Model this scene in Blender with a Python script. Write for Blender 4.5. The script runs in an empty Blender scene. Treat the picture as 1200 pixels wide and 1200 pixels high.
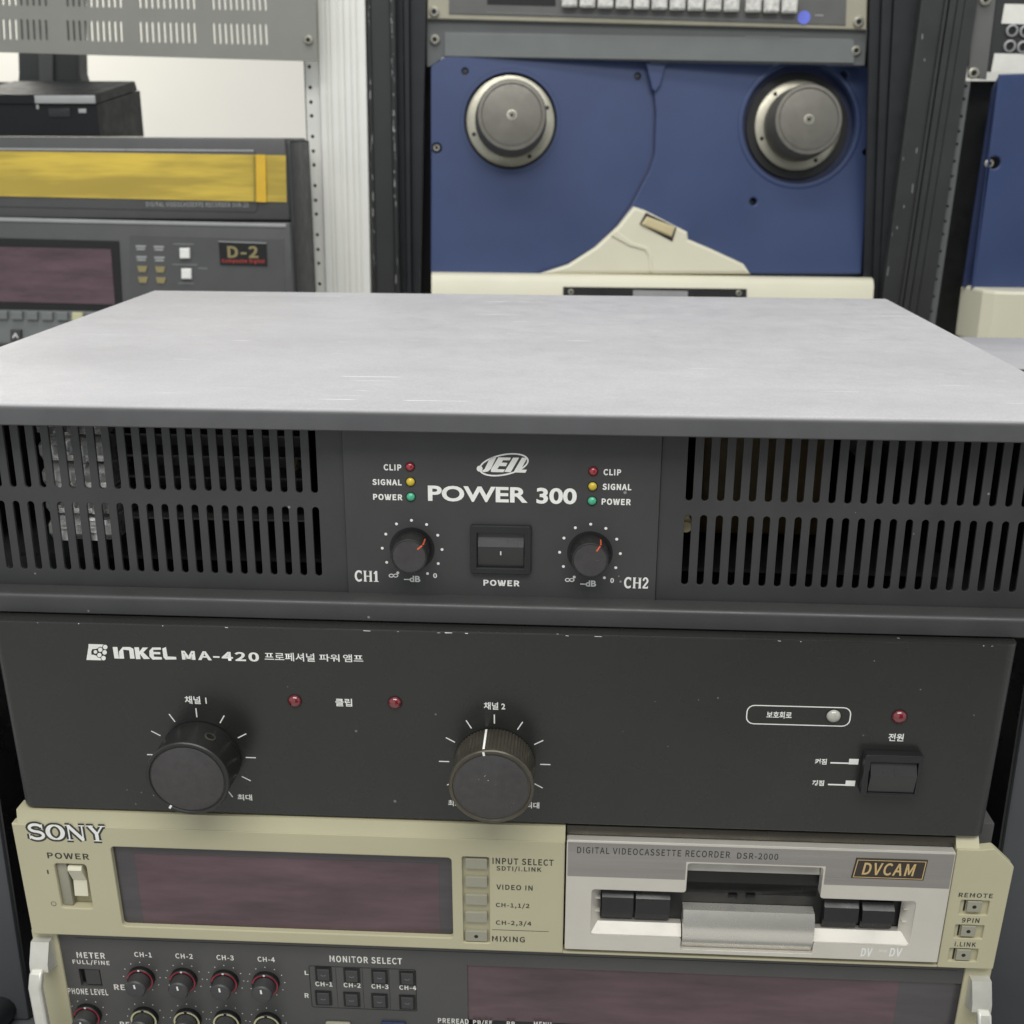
import bpy, bmesh, math, random
import numpy as np
from mathutils import Vector, Matrix
random.seed(7)
SC = bpy.context.scene
COL = SC.collection
MM = 0.001

# ------------------------------------------------------------------ camera
F, PITCH, ROLL, YAW = 1356.26, 0.3142, 0.0045, -0.0484     # focal length in px of a 1200 px wide frame
CAM = np.array([31.33, -420.4, 187.2])                      # millimetres
cp, sp = math.cos(PITCH), math.sin(PITCH)
FWD = np.array([math.sin(YAW)*cp, math.cos(YAW)*cp, -sp])
_r = np.array([math.cos(YAW), -math.sin(YAW), 0.0]); _u = np.cross(_r, FWD)
RIGHT = _r*math.cos(ROLL) + _u*math.sin(ROLL)
UP = -_r*math.sin(ROLL) + _u*math.cos(ROLL)
cam_d = bpy.data.cameras.new('camera'); cam = bpy.data.objects.new('camera', cam_d); COL.objects.link(cam)
mw = Matrix.Identity(4)
for i in range(3):
    mw[i][0] = RIGHT[i]; mw[i][1] = UP[i]; mw[i][2] = -FWD[i]; mw[i][3] = CAM[i]*MM
cam.matrix_world = mw
cam_d.sensor_fit = 'HORIZONTAL'; cam_d.sensor_width = 36; cam_d.lens = 36*F/1200
cam_d.clip_start = 0.01; cam_d.clip_end = 50
cam_d.dof.use_dof = True; cam_d.dof.focus_distance = 0.47; cam_d.dof.aperture_fstop = 22
SC.camera = cam

# ------------------------------------------------------------------ room light
wd = bpy.data.worlds.new('World'); SC.world = wd; wd.use_nodes = True
bg = wd.node_tree.nodes['Background']
bg.inputs[0].default_value = (0.93, 0.97, 1.0, 1); bg.inputs[1].default_value = 0.66
def area(name, loc, size, power, rot=(0, 0, 0), col=(1, 0.985, 0.95)):
    l = bpy.data.lights.new(name, 'AREA'); l.shape = 'RECTANGLE'; l.size, l.size_y = size
    l.energy = power; l.color = col
    o = bpy.data.objects.new(name, l); COL.objects.link(o); o.location = loc; o.rotation_euler = rot
    return o
area('ceiling_lamp', (-0.2, 0.15, 1.75), (1.3, 0.3), 13)
area('ceiling_lamp', (0.05, -1.25, 1.8), (2.2, 1.0), 46)
area('added_wall_light', (-1.1, 1.72, 0.72), (0.3, 0.3), 3.2, col=(1, .95, .86))  # unseen lamp added to brighten the left part of the back wall
SC.view_settings.view_transform = 'Standard'; SC.view_settings.look = 'None'
SC.view_settings.exposure = 0.1; SC.view_settings.gamma = 1
SC.render.engine = 'CYCLES'
SC.cycles.use_denoising = True; SC.cycles.max_bounces = 8
SC.cycles.sample_clamp_indirect = 4

# ------------------------------------------------------------------ frames and measuring
def nrm(v):
    v = np.array(v, float); return v/np.linalg.norm(v)
class Frame:
    """an oriented plane: u to the right, v up, n out towards the viewer, all in millimetres"""
    def __init__(s, O, U, V, N):
        s.O = np.array(O, float); s.U = np.array(U, float); s.V = np.array(V, float); s.N = np.array(N, float)
    def w(s, u, v, n=0): return s.O + s.U*u + s.V*v + s.N*n
    def at(s, px, py, n=0):
        d = FWD*F + RIGHT*(px-600) - UP*(py-600)
        A = np.array([s.U, s.V, -d]).T
        r = np.linalg.solve(A, CAM - s.O - s.N*n)
        return float(r[0]), float(r[1])
    def ats(s, pts, n=0): return [s.at(x, y, n) for x, y in pts]
def proj(X):
    d = np.array(X)-CAM; z = d@FWD
    return np.array([600+F*(d@RIGHT)/z, 600-F*(d@UP)/z])
def height(fr, base, top, n0=0):
    u, v = fr.at(*base, n0); best = None
    for k in range(0, 400):
        n = n0+k*0.1; e = np.linalg.norm(proj(fr.w(u, v, n))-np.array(top))
        if best is None or e < best[0]: best = (e, n)
    return best[1]
jy = -0.0044
FJ = Frame((-6.39, 6.68, 0), (math.cos(jy), math.sin(jy), 0), (0, 0, 1), (math.sin(jy), -math.cos(jy), 0))   # top amplifier
KS = 0.0634
FS = Frame((6.43, 0, 0), (1, 0, 0), (0, -KS, 1), (0, -1, 0))                                              # amplifier and recorder below
def bgframe(Y): return Frame((0, Y, 0), (1, 0, 0), (0, 0, 1), (0, -1, 0))
FB = bgframe(900)
Nd = -nrm(RIGHT*(554-600) - UP*(365-600) + FWD*F)
Ud = nrm(np.array([1, 0, 0]) - Nd*Nd[0]); Vd = np.cross(Nd, Ud)
FD = Frame(FB.w(*FB.at(760, 200)), Ud, Vd, Nd)                                                            # the tape deck leans back

# ------------------------------------------------------------------ object plumbing
def tag(o, label=None, cat=None, group=None, kind=None):
    if label: o['label'] = label
    if cat: o['category'] = cat
    if group: o['group'] = group
    if kind: o['kind'] = kind
    return o
def thing(name, base, label, cat, group=None):
    o = bpy.data.objects.new(name, None); COL.objects.link(o); o.empty_display_size = 0.02
    o.location = [c*MM for c in base]; return tag(o, label, cat, group)
def root_loc(o):
    l = Vector((0, 0, 0))
    while o is not None: l += o.location; o = o.parent
    return l
def add(name, me, mat, parent=None, label=None, sharp=35):
    bm = bmesh.new(); bm.from_mesh(me); bmesh.ops.remove_doubles(bm, verts=bm.verts, dist=1e-6)
    bmesh.ops.recalc_face_normals(bm, faces=bm.faces); bm.to_mesh(me); bm.free()
    o = bpy.data.objects.new(name, me); COL.objects.link(o)
    if parent is not None:
        off = root_loc(parent); me.transform(Matrix.Translation(-off)); o.parent = parent
    if mat is not None:
        me.materials.clear(); me.materials.append(mat)
    for p in me.polygons: p.use_smooth = True
    me.set_sharp_from_angle(angle=math.radians(sharp))
    if label: o['label'] = label
    return o
def fmat(fr, n):
    m = Matrix.Identity(4); o = fr.w(0, 0, n)
    for i in range(3):
        m[i][0] = fr.U[i]*MM; m[i][1] = fr.V[i]*MM; m[i][2] = fr.N[i]*MM; m[i][3] = o[i]*MM
    return m
def rect(u0, v0, u1, v1): return [(u0, v0), (u1, v0), (u1, v1), (u0, v1)]
def rrect(u0, v0, u1, v1, r, k=4):
    r = min(r, abs(u1-u0)/2-1e-3, abs(v1-v0)/2-1e-3); out = []
    for cx, cy, a in ((u1-r, v0+r, -90), (u1-r, v1-r, 0), (u0+r, v1-r, 90), (u0+r, v0+r, 180)):
        for i in range(k+1):
            t = math.radians(a+90*i/k); out.append((cx+r*math.cos(t), cy+r*math.sin(t)))
    return out
def roundpoly(P, r, k=4):
    out = []; n = len(P)
    for i in range(n):
        a, b, c = np.array(P[i-1]), np.array(P[i]), np.array(P[(i+1) % n])
        d1, d2 = a-b, c-b; l1, l2 = np.linalg.norm(d1), np.linalg.norm(d2)
        rr = min(r, l1*.45, l2*.45); p, q = b+d1/l1*rr, b+d2/l2*rr
        for j in range(k+1):
            t = j/k; out.append(tuple((1-t)**2*p+2*t*(1-t)*b+t*t*q))
    return out
def circ(u, v, r, k=32, a0=0, rv=None):
    rv = rv or r
    return [(u+r*math.cos(a0+2*math.pi*i/k), v+rv*math.sin(a0+2*math.pi*i/k)) for i in range(k)]
def plate_mesh(fr, loops, n0, n1, bev=0.0):
    """a solid plate with holes: the first loop is the outline, the others are cut out"""
    if isinstance(loops[0][0], (int, float)): loops = [loops]
    c = bpy.data.curves.new('c', 'CURVE'); c.dimensions = '2D'; c.fill_mode = 'BOTH'
    t = n1-n0; b = min(bev, t*0.45)
    c.extrude = t/2-b
    if b > 0: c.bevel_depth = b; c.bevel_resolution = 1; c.offset = -b
    for L in loops:
        s = c.splines.new('POLY'); s.points.add(len(L)-1); s.use_cyclic_u = True
        s.points.foreach_set('co', [x for p in L for x in (p[0], p[1], 0, 1)])
    o = bpy.data.objects.new('c', c); me = bpy.data.meshes.new_from_object(o)
    bpy.data.objects.remove(o); bpy.data.curves.remove(c)
    me.transform(fmat(fr, (n0+n1)/2)); return me
def plate(name, fr, loops, n0, n1, mat, parent=None, bev=0.0, label=None):
    return add(name, plate_mesh(fr, loops, n0, n1, bev), mat, parent, label, sharp=17)
def join(meshes):
    bm = bmesh.new()
    for m in meshes: bm.from_mesh(m); bpy.data.meshes.remove(m)
    me = bpy.data.meshes.new('m'); bm.to_mesh(me); bm.free(); return me
def raw(verts, faces, fr=None):
    me = bpy.data.meshes.new('m')
    V = [tuple((fr.w(*v) if fr else np.array(v))*MM) for v in verts]
    me.from_pydata(V, [], faces); return me
def box_mesh(fr, u0, u1, v0, v1, n0, n1, bev=0.0):
    me = raw([(u, v, n) for u in (u0, u1) for v in (v0, v1) for n in (n0, n1)],
             [(0, 1, 3, 2), (4, 6, 7, 5), (0, 4, 5, 1), (2, 3, 7, 6), (0, 2, 6, 4), (1, 5, 7, 3)], fr)
    if bev:
        bm = bmesh.new(); bm.from_mesh(me); bmesh.ops.recalc_face_normals(bm, faces=bm.faces)
        bmesh.ops.bevel(bm, geom=bm.edges[:], offset=bev*MM, segments=2, profile=.5, affect='EDGES'); bm.to_mesh(me); bm.free()
    return me
def box(name, fr, u0, u1, v0, v1, n0, n1, mat, parent=None, bev=0.0, label=None):
    return add(name, box_mesh(fr, u0, u1, v0, v1, n0, n1, bev), mat, parent, label)
def lathe_mesh(fr, u, v, prof, seg=48, ribs=0, rib=0.0, n_rib=(0, 0), caps=True):
    """profile of (radius, n) from the panel outwards"""
    V = []; Fc = []
    for (r, n) in prof:
        for i in range(seg):
            a = 2*math.pi*i/seg
            rr = r - (rib if (ribs and i % 2 and n_rib[0] <= n <= n_rib[1]) else 0)
            V.append((u+rr*math.cos(a), v+rr*math.sin(a), n))
    for j in range(len(prof)-1):
        for i in range(seg):
            k = (i+1) % seg; Fc.append((j*seg+i, j*seg+k, (j+1)*seg+k, (j+1)*seg+i))
    if caps: Fc.append(tuple(range(seg))[::-1]); Fc.append(tuple((len(prof)-1)*seg+i for i in range(seg)))
    return raw(V, Fc, fr)
def lathe(name, fr, u, v, prof, mat, parent=None, seg=48, label=None, **k):
    return add(name, lathe_mesh(fr, u, v, prof, seg, **k), mat, parent, label)
def dome(r, n0, h, k=6):
    return [(r, n0-.3)] + [(r*math.cos(math.pi/2*i/k)+1e-4, n0+h*math.sin(math.pi/2*i/k)) for i in range(k+1)]
def ribbon(pts, w, cyc=False):
    """two sides of a mitred line, as quads"""
    P = [np.array(p, float) for p in pts]; n = len(P); L = []; R = []
    for i in range(n):
        a = P[i-1] if (i > 0 or cyc) else None; c = P[(i+1) % n] if (i < n-1 or cyc) else None
        d1 = nrm(P[i]-a) if a is not None else nrm(c-P[i]); d2 = nrm(c-P[i]) if c is not None else d1
        t = d1+d2; t = nrm(t) if np.linalg.norm(t) > 1e-6 else d1
        m = np.array([-t[1], t[0]]); k = max(0.45, m@np.array([-d1[1], d1[0]]))
        ww = w[i] if isinstance(w, (list, tuple)) else w
        L.append(P[i]+m*ww/2/k); R.append(P[i]-m*ww/2/k)
    return L, R
def ink_mesh(fr, n, strokes=(), polys=()):
    """flat print: strokes = (points, width, closed) and filled outlines in frame millimetres"""
    V = []; Fc = []; z = n+0.06
    for k, (pts, w, cyc) in enumerate(strokes):
        L, R = ribbon(pts, w, cyc); b = len(V); m = len(L); zz = z+0.004*(k % 5)
        V += [(p[0], p[1], zz) for p in L]+[(p[0], p[1], zz) for p in R]
        for i in range(m if cyc else m-1):
            j = (i+1) % m; Fc.append((b+i, b+j, b+m+j, b+m+i))
    for k, P in enumerate(polys):
        b = len(V); V += [(p[0], p[1], z+0.004*(k % 5)) for p in P]; Fc.append(tuple(range(b, b+len(P))))
    return raw(V, Fc, fr)
def ink(name, fr, n, mat, parent, strokes=(), polys=(), label=None):
    me = ink_mesh(fr, n, strokes, polys)
    o = bpy.data.objects.new(name, me); COL.objects.link(o)
    me.transform(Matrix.Translation(-root_loc(parent))); o.parent = parent; me.materials.append(mat)
    if label: o['label'] = label
    return o
SANS = None
try:
    import os
    SANS = bpy.data.fonts.load(os.path.join(bpy.utils.resource_path('LOCAL'), 'datafiles', 'fonts', 'Noto Sans CJK Regular.woff2'))   # the typeface Blender itself ships
except Exception:
    SANS = None
def text(s, fr, bl, tr, mat, parent, n=0, bold=0.02, shear=0.0, name='lettering', gap=1.0, sans=True):
    """print s so that it fills the rectangle between two measured corners"""
    u0, v0 = fr.at(*bl, n); u1, v1 = fr.at(*tr, n)
    c = bpy.data.curves.new('t', 'FONT'); c.body = s; c.offset = bold; c.shear = shear; c.resolution_u = 4; c.space_character = gap
    use = sans and SANS is not None and ord(max(s)) < 300
    if use: c.font = SANS; c.offset = bold*.42; c.space_character = max(gap, 1.08)
    o = bpy.data.objects.new('t', c); me = bpy.data.meshes.new_from_object(o)
    bpy.data.objects.remove(o); bpy.data.curves.remove(c)
    co = np.empty(len(me.vertices)*3); me.vertices.foreach_get('co', co); co = co.reshape(-1, 3)
    lo, hi = co.min(0), co.max(0)
    co[:, 0] = u0+(co[:, 0]-lo[0])/(hi[0]-lo[0])*(u1-u0); co[:, 1] = v0+(co[:, 1]-lo[1])/(hi[1]-lo[1])*(v1-v0); co[:, 2] = 0
    me.vertices.foreach_set('co', co.ravel())
    if False:
        d = bold*(v1-v0)*1.1; cps = []
        for k, (dx, dy) in enumerate(((-d, 0), (d, 0), (0, -d*.7), (0, d*.7))):
            m2 = me.copy(); m2.transform(Matrix.Translation((dx, dy, .006*(k+1)))); cps.append(m2)
        me = join([me]+cps)
    me.transform(fmat(fr, n+0.07)); me.update()
    ob = bpy.data.objects.new(name, me); COL.objects.link(ob)
    me.transform(Matrix.Translation(-root_loc(parent))); ob.parent = parent
    me.materials.clear(); me.materials.append(mat); return ob
def zt(s, ox, oy):                     # zoomed-picture reading -> photo pixel
    return lambda x, y: (ox+x/s, oy+y/s)

# ------------------------------------------------------------------ materials
def mat(name, col, rough=0.5, metal=0.0, var=0.08, vs=30, grain=0.0, gs=2500, spec=0.5, scratch=0.0, dust_light=0.0,
        dust_light_col=(.55, .55, .57), coat=0.0, speck=0.0, stretch=(1, 1, 1), rv=0.08, sharp=.2, sps=160):
    m = bpy.data.materials.new(name); m.use_nodes = True; nt = m.node_tree; N = nt.nodes; L = nt.links
    b = N['Principled BSDF']; b.inputs['Metallic'].default_value = metal
    b.inputs['Specular IOR Level'].default_value = spec; b.inputs['Coat Weight'].default_value = coat
    tc = N.new('ShaderNodeTexCoord'); mp = N.new('ShaderNodeMapping'); mp.inputs['Scale'].default_value = stretch
    L.new(tc.outputs['Object'], mp.inputs[0])
    def noise(s, det=4, src=None, ro=.6):
        n = N.new('ShaderNodeTexNoise'); n.inputs['Scale'].default_value = s; n.inputs['Detail'].default_value = det
        n.inputs['Roughness'].default_value = ro; L.new((src or mp).outputs[0], n.inputs['Vector']); return n
    def ramp(src, a, c, lo=0., hi=1.):
        r = N.new('ShaderNodeMapRange'); r.inputs['From Min'].default_value = a; r.inputs['From Max'].default_value = c
        r.inputs['To Min'].default_value = lo; r.inputs['To Max'].default_value = hi; L.new(src, r.inputs['Value']); return r.outputs[0]
    def mix(a, bcol, f):
        x = N.new('ShaderNodeMix'); x.data_type = 'RGBA'; L.new(f, x.inputs[0])
        if isinstance(a, tuple): x.inputs[6].default_value = (*a, 1)
        else: L.new(a, x.inputs[6])
        x.inputs[7].default_value = (*bcol, 1); return x.outputs[2]
    n1 = noise(vs)
    c0 = tuple(min(1, max(0, x*(1-var))) for x in col); c1 = tuple(min(1, x*(1+var)) for x in col)
    out = mix(c0, c1, ramp(n1.outputs[0], .5-sharp, .5+sharp))
    rsrc = ramp(noise(vs*2.3).outputs[0], .3, .7, max(.02, rough-rv), min(1, rough+rv))
    if dust_light > 0:
        g = N.new('ShaderNodeNewGeometry'); sx = N.new('ShaderNodeSeparateXYZ'); L.new(g.outputs['Normal'], sx.inputs[0])
        up = ramp(sx.outputs[2], .5, .98)  # pale dust plus some overhead brightness, both mixed into the up-facing colour
        st = N.new('ShaderNodeMapping'); st.inputs['Scale'].default_value = (4.5, 11, 1); L.new(tc.outputs['Object'], st.inputs[0])
        a = ramp(noise(1.3, 8, st, .68).outputs[0], .36, .64, dust_light*.85, dust_light*1.02)
        gr = ramp(noise(1100, 3).outputs[0], .35, .65, .9, 1.07)
        mu = N.new('ShaderNodeMath'); mu.operation = 'MULTIPLY'; L.new(a, mu.inputs[0]); L.new(up, mu.inputs[1])
        mu2 = N.new('ShaderNodeMath'); mu2.operation = 'MULTIPLY'; mu2.use_clamp = True; L.new(mu.outputs[0], mu2.inputs[0]); L.new(gr, mu2.inputs[1])
        out = mix(out, dust_light_col, mu2.outputs[0])
    if speck > 0:
        v = N.new('ShaderNodeTexVoronoi'); v.inputs['Scale'].default_value = sps; L.new(tc.outputs['Object'], v.inputs['Vector'])
        sz = ramp(noise(60, 2).outputs[0], .55, .75, 0.0, .13)
        lt = N.new('ShaderNodeMath'); lt.operation = 'LESS_THAN'; L.new(v.outputs['Distance'], lt.inputs[0]); L.new(sz, lt.inputs[1])
        ml = N.new('ShaderNodeMath'); ml.operation = 'MULTIPLY'; L.new(lt.outputs[0], ml.inputs[0]); ml.inputs[1].default_value = speck
        out = mix(out, (.6, .6, .57), ml.outputs[0])
    if scratch > 0:
        for ang, ss in ((.25, 1), (-.5, 1.4), (.08, .8)):
            st = N.new('ShaderNodeMapping'); st.inputs['Rotation'].default_value = (0, 0, ang); st.inputs['Scale'].default_value = (7*ss, 420*ss, 60)
            L.new(tc.outputs['Object'], st.inputs[0])
            a = ramp(noise(1, 1, st).outputs[0], .735, .76)
            b2 = ramp(noise(14*ss, 2, tc).outputs[0], .55, .62)
            mu = N.new('ShaderNodeMath'); mu.operation = 'MULTIPLY'; L.new(a, mu.inputs[0]); L.new(b2, mu.inputs[1])
            m3 = N.new('ShaderNodeMath'); m3.operation = 'MULTIPLY'; L.new(mu.outputs[0], m3.inputs[0]); m3.inputs[1].default_value = scratch
            out = mix(out, (.75, .75, .77), m3.outputs[0])
    L.new(out, b.inputs['Base Color']); L.new(rsrc, b.inputs['Roughness'])
    if grain > 0:
        bp = N.new('ShaderNodeBump'); bp.inputs['Strength'].default_value = grain; bp.inputs['Distance'].default_value = 0.0002
        L.new(noise(gs, 3).outputs[0], bp.inputs['Height']); L.new(bp.outputs[0], b.inputs['Normal'])
    return m
M = {}
M['lid'] = mat('worn grey enamel', (.085, .085, .088), .42, var=.12, grain=.3, dust_light=.74, scratch=.8, dust_light_col=(.545, .535, .55))
M['amp'] = mat('dark grey enamel', (.046, .0465, .0455), .42, var=.1, grain=.3, speck=.35, sps=149)
M['grille'] = mat('grille enamel', (.040, .041, .040), .45, var=.12, grain=.3, speck=.3)
M['inside'] = mat('dark interior', (.010, .010, .011), .7)
M['alu'] = mat('aluminium', (.85, .84, .80), .3, .6, var=.25, vs=110)
M['casting'] = mat('cast aluminium', (.62, .61, .55), .5, .45, var=.3, vs=120)
M['white'] = mat('white print', (.80, .80, .76), .6, var=.06, vs=300)
M['black'] = mat('black plastic', (.016, .016, .017), .32, var=.15, grain=.15, speck=.25)
M['knob'] = mat('knob plastic', (.019, .0185, .018), .33, var=.2, grain=.3, speck=.4)
M['capm'] = mat('scuffed knob face', (.050, .047, .047), .42, var=.14, vs=300, grain=.6, speck=.8, sps=520)
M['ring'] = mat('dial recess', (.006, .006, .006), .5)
M['orange'] = mat('orange mark', (.75, .12, .05), .5)
M['panel'] = mat('black anodised panel', (.0205, .0207, .0195), .27, var=.1, vs=14, grain=.22, speck=.25, spec=.55)
M['edge'] = mat('chipped black edge', (.02, .02, .02), .35, speck=1.0)
M['red_dark'] = mat('dark red lamp lens', (.16, .010, .016), .08, spec=.8, coat=.6)
M['red_led'] = mat('red lamp lens', (.32, .012, .022), .12, spec=.8, coat=.5)
M['yel_led'] = mat('yellow lamp lens', (.62, .45, .03), .18, spec=.8)
M['grn_led'] = mat('green lamp lens', (.06, .42, .24), .18, spec=.8)
M['clr_led'] = mat('clear lamp lens', (.42, .41, .36), .12, spec=.8)
M['beige'] = mat('beige enamel', (.46, .43, .285), .42, var=.05, vs=9, grain=.15, speck=.15)
M['bkey'] = mat('beige key', (.30, .29, .22), .45, var=.05, grain=.2)
M['silver'] = mat('silver paint', (.66, .63, .565), .36, .5, var=.04, grain=.12)
M['satin'] = mat('satin aluminium', (.70, .68, .62), .27, .7, var=.02, vs=60, rv=.015)
M['band'] = mat('brushed band', (.36, .345, .33), .3, .85, rv=.03, var=.08, vs=40, stretch=(.2, 1, 6))
M['bronze'] = mat('dark bronze strip', (.05, .045, .036), .3, .5, speck=.6)
M['dkprint'] = mat('dark print', (.035, .034, .03), .6)
M['screen'] = mat('smoked window', (.085, .048, .058), .13, var=.42, vs=30, stretch=(.5, 1, 2.6), spec=.6, rv=.06)  # streaky tint paints room reflections into the glass colour
M['screen2'] = mat('smoked grey window', (.055, .050, .053), .13, var=.3, vs=30, stretch=(.5, 1, 2.6), spec=.6)  # same painted reflection streaks, in grey
M['sgrey'] = mat('recorder grey panel', (.072, .070, .068), .42, var=.08, vs=14, grain=.3, speck=.3)
M['rkey'] = mat('grey rubber key', (.045, .045, .045), .5, grain=.3)
M['redring'] = mat('red ring', (.30, .02, .04), .45)
M['yelring'] = mat('cream ring', (.52, .50, .30), .45)
M['cream'] = mat('cream moulding', (.66, .63, .49), .38, var=.04, vs=8, grain=.1)
M['cream2'] = mat('yellowed roller', (.55, .47, .27), .4)
M['handle'] = mat('handle metal', (.62, .61, .55), .4, .4, var=.12, vs=50, grain=.2)
M['gold'] = mat('gold print', (.66, .48, .22), .4, .5)
M['badge'] = mat('brown badge', (.03, .022, .018), .35)
M['blue'] = mat('blue enamel', (.036, .058, .142), .45, var=.12, vs=6, grain=.15, spec=.4)
M['blue_d'] = mat('deep blue', (.02, .03, .08), .5)
M['hub'] = mat('hub alloy', (.165, .157, .135), .42, .5, var=.08, vs=60, grain=.2)
M['hubp'] = mat('hub flange', (.42, .40, .32), .35, .6, var=.1, vs=60)
M['rack'] = mat('black rack paint', (.022, .023, .024), .42, var=.2, vs=20, speck=.9, scratch=.8)
M['rackin'] = mat('rack rail black', (.012, .013, .016), .5, var=.2)
M['rackg'] = mat('charcoal rack post', (.027, .028, .028), .48, var=.14, vs=14, scratch=.5, grain=.2)
M['post'] = mat('white aluminium post', (.80, .80, .75), .42, .0, var=.05, vs=10)
M['vent'] = mat('grey vent panel', (.23, .23, .205), .5, var=.04, grain=.15)
M['vtr'] = mat('charcoal recorder', (.078, .080, .078), .42, var=.07, grain=.2)
M['vtrs'] = mat('recorder side', (.035, .037, .037), .5)
M['strip'] = mat('light grey strip', (.36, .36, .36), .35, .3)
M['tape'] = mat('yellow tape', (.54, .39, .045), .15, var=.24, vs=15, sharp=.08, rv=.05, stretch=(.28, 1, 2.4), spec=.6, coat=.3)  # pale colour streaks stand in for glossy reflections on the tape
M['ear'] = mat('olive cream frame', (.36, .34, .26), .42, var=.06)
M['swp'] = mat('grey switcher face', (.12, .12, .115), .45)
M['wkey'] = mat('worn white key', (.62, .61, .57), .4, var=.28, vs=220)
M['blank'] = mat('blank panel', (.115, .122, .122), .5, var=.06)
M['blank_in'] = mat('blank panel plate', (.16, .172, .168), .5, var=.05)
M['wall'] = mat('cream wall paint', (.76, .74, .68), .8, var=.02, vs=3, grain=.1, gs=300)
M['floor'] = mat('grey floor', (.48, .47, .45), .6, var=.15, vs=4)
M['bench'] = mat('dark grey bench', (.085, .09, .095), .55, var=.12, vs=8, grain=.2)
M['ultrab'] = mat('glossy black plastic', (.009, .010, .011), .5, spec=.25, var=.1)
M['sticker'] = mat('blue sticker', (.16, .20, .75), .6)
M['screw'] = mat('screw metal', (.52, .50, .42), .38, .8, var=.15, vs=200)
M['redpr'] = mat('red print', (.55, .05, .04), .5)
M['olive'] = mat('olive print', (.26, .22, .10), .5)
M['label'] = mat('paper label', (.75, .74, .68), .6, var=.05, vs=90)
M['knob2'] = mat('ribbed knob metal', (.085, .078, .06), .34, .5, var=.2, vs=80)
M['swk'] = mat('worn black rocker', (.03, .03, .03), .34, var=.2, grain=.3, speck=.3)
M['cable'] = mat('black cable', (.014, .015, .016), .4)
M['copper'] = mat('copper winding', (.10, .065, .028), .45, .3, var=.3, vs=90)
M['tape2'] = mat('folded yellow tape', (.68, .42, .03), .25, spec=.6)
M['tape3'] = mat('creased yellow tape', (.30, .24, .04), .3)
# ================================================================== the top amplifier
A1 = thing('power_amplifier', (FJ.w(0, 0, 0)), 'wide dark grey power amplifier with dusty lid and slotted grilles, topmost of the stack', 'amplifier')
ZT, ZL, ZF = 87.8, 79.3, 8.9
DEP = 341.0
GP, CPN = -12.0, -10.6       # grille and control panel planes
# the folded lid, with its front lip (rounded fold)
def prof_extrude(fr, prof, u0, u1):
    V = [(u, v, n) for u in (u0, u1) for (n, v) in prof]; k = len(prof)
    Fc = [(i, (i+1) % k, k+(i+1) % k, k+i) for i in range(k)]+[tuple(range(k))[::-1], tuple(range(k, 2*k))]
    return raw(V, Fc, fr)
r = 2.2; arc = [(-r+r*math.sin(math.radians(a)), ZT-r+r*math.cos(math.radians(a))) for a in range(0, 91, 15)]
lidp = [(-DEP, ZT)]+arc+[(0, ZL+.5), (-.5, ZL), (-1.6, ZL), (-1.6, ZT-1.8), (-DEP, ZT-1.8)]
LID = add('lid', prof_extrude(FJ, lidp, -241, 241), M['lid'], A1)
for s in (-1, 1):
    box('side_wall', FJ, s*239.5-.9, s*239.5+.9, 1.9, ZT-1.9, -DEP+1, -17 if s > 0 else -70, M['inside'] if s > 0 else M['amp'], A1)
box('rear_wall', FJ, -238, 238, 9.2, ZT-1.9, -DEP+2, -DEP+4, M['amp'], A1)
# bottom tray: its front lip rises in front of the recessed face
r = 2.0; arc = [(-r+r*math.sin(math.radians(a)), ZF-r+r*math.cos(math.radians(a))) for a in range(0, 91, 18)]
tray = [(-DEP, 1.8), (-16, 1.8), (-16, ZF-.9), (-11, ZF-.9), (-10.6, ZF-.2), (-9, ZF), ]+arc+[(0, 1.0), (-.6, .45), (-DEP, .45)]
TRAY = add('bottom_tray', prof_extrude(FJ, tray, -241, 241), M['amp'], A1)
# grilles
def slot_grille(us, ulo, uhi, vb0, vb1, vt0, vt1):
    loops = [rect(ulo, ZF-3, uhi, ZT-2.2)]; w = 1.42
    for u in us:
        for a, b in ((vb0, vb1), (vt0, vt1)):
            L = []
            for i in range(7): t = math.pi*i/6; L.append((u+w*math.cos(t), b-w+w*math.sin(t)))
            for i in range(7): t = math.pi+math.pi*i/6; L.append((u+w*math.cos(t), a+w+w*math.sin(t)))
            loops.append(L)
    return plate('vent_grille', FJ, loops, GP-1.4, GP, M['grille'], A1, bev=.15)
ul, vb = FJ.at(372.5, 686-1, GP)
uL, vUB = FJ.at(367.8, 576.5, GP); uLb, vLB = FJ.at(374.4, 674, GP); _, vLT = FJ.at(370, 593.5, GP)
uR, vUBr = FJ.at(807.3, 589, GP); _, vLBr = FJ.at(800.5, 687, GP); _, vLTr = FJ.at(805, 604, GP)
uR2, _ = FJ.at(1188.5, 605+330-330+8, GP); 
pit = abs(FJ.at(200, 671.5, GP)[0]-FJ.at(374.4, 674, GP)[0])/10.0
pit = 6.18
vb0, vb1, vt0 = (vLB+vLBr)/2, (vLT+vLTr)/2, (vUB+vUBr)/2
vt1 = vt0+(vb1-vb0)
cl = (FJ.at(403, 560, GP)[0]+FJ.at(409, 690, GP)[0])/2; cr = (FJ.at(775, 560, GP)[0]+FJ.at(766.5, 696, GP)[0])/2
usl = (uL+uLb)/2
slot_grille([usl-pit*i for i in range(27) if usl-pit*i > -236], -239, cl-.15, vb0, vb1, vt0, vt1)
slot_grille([uR+pit*i for i in range(27) if uR+pit*i < 236], cr+.15, 239, vb0, vb1, vt0, vt1)
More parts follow.
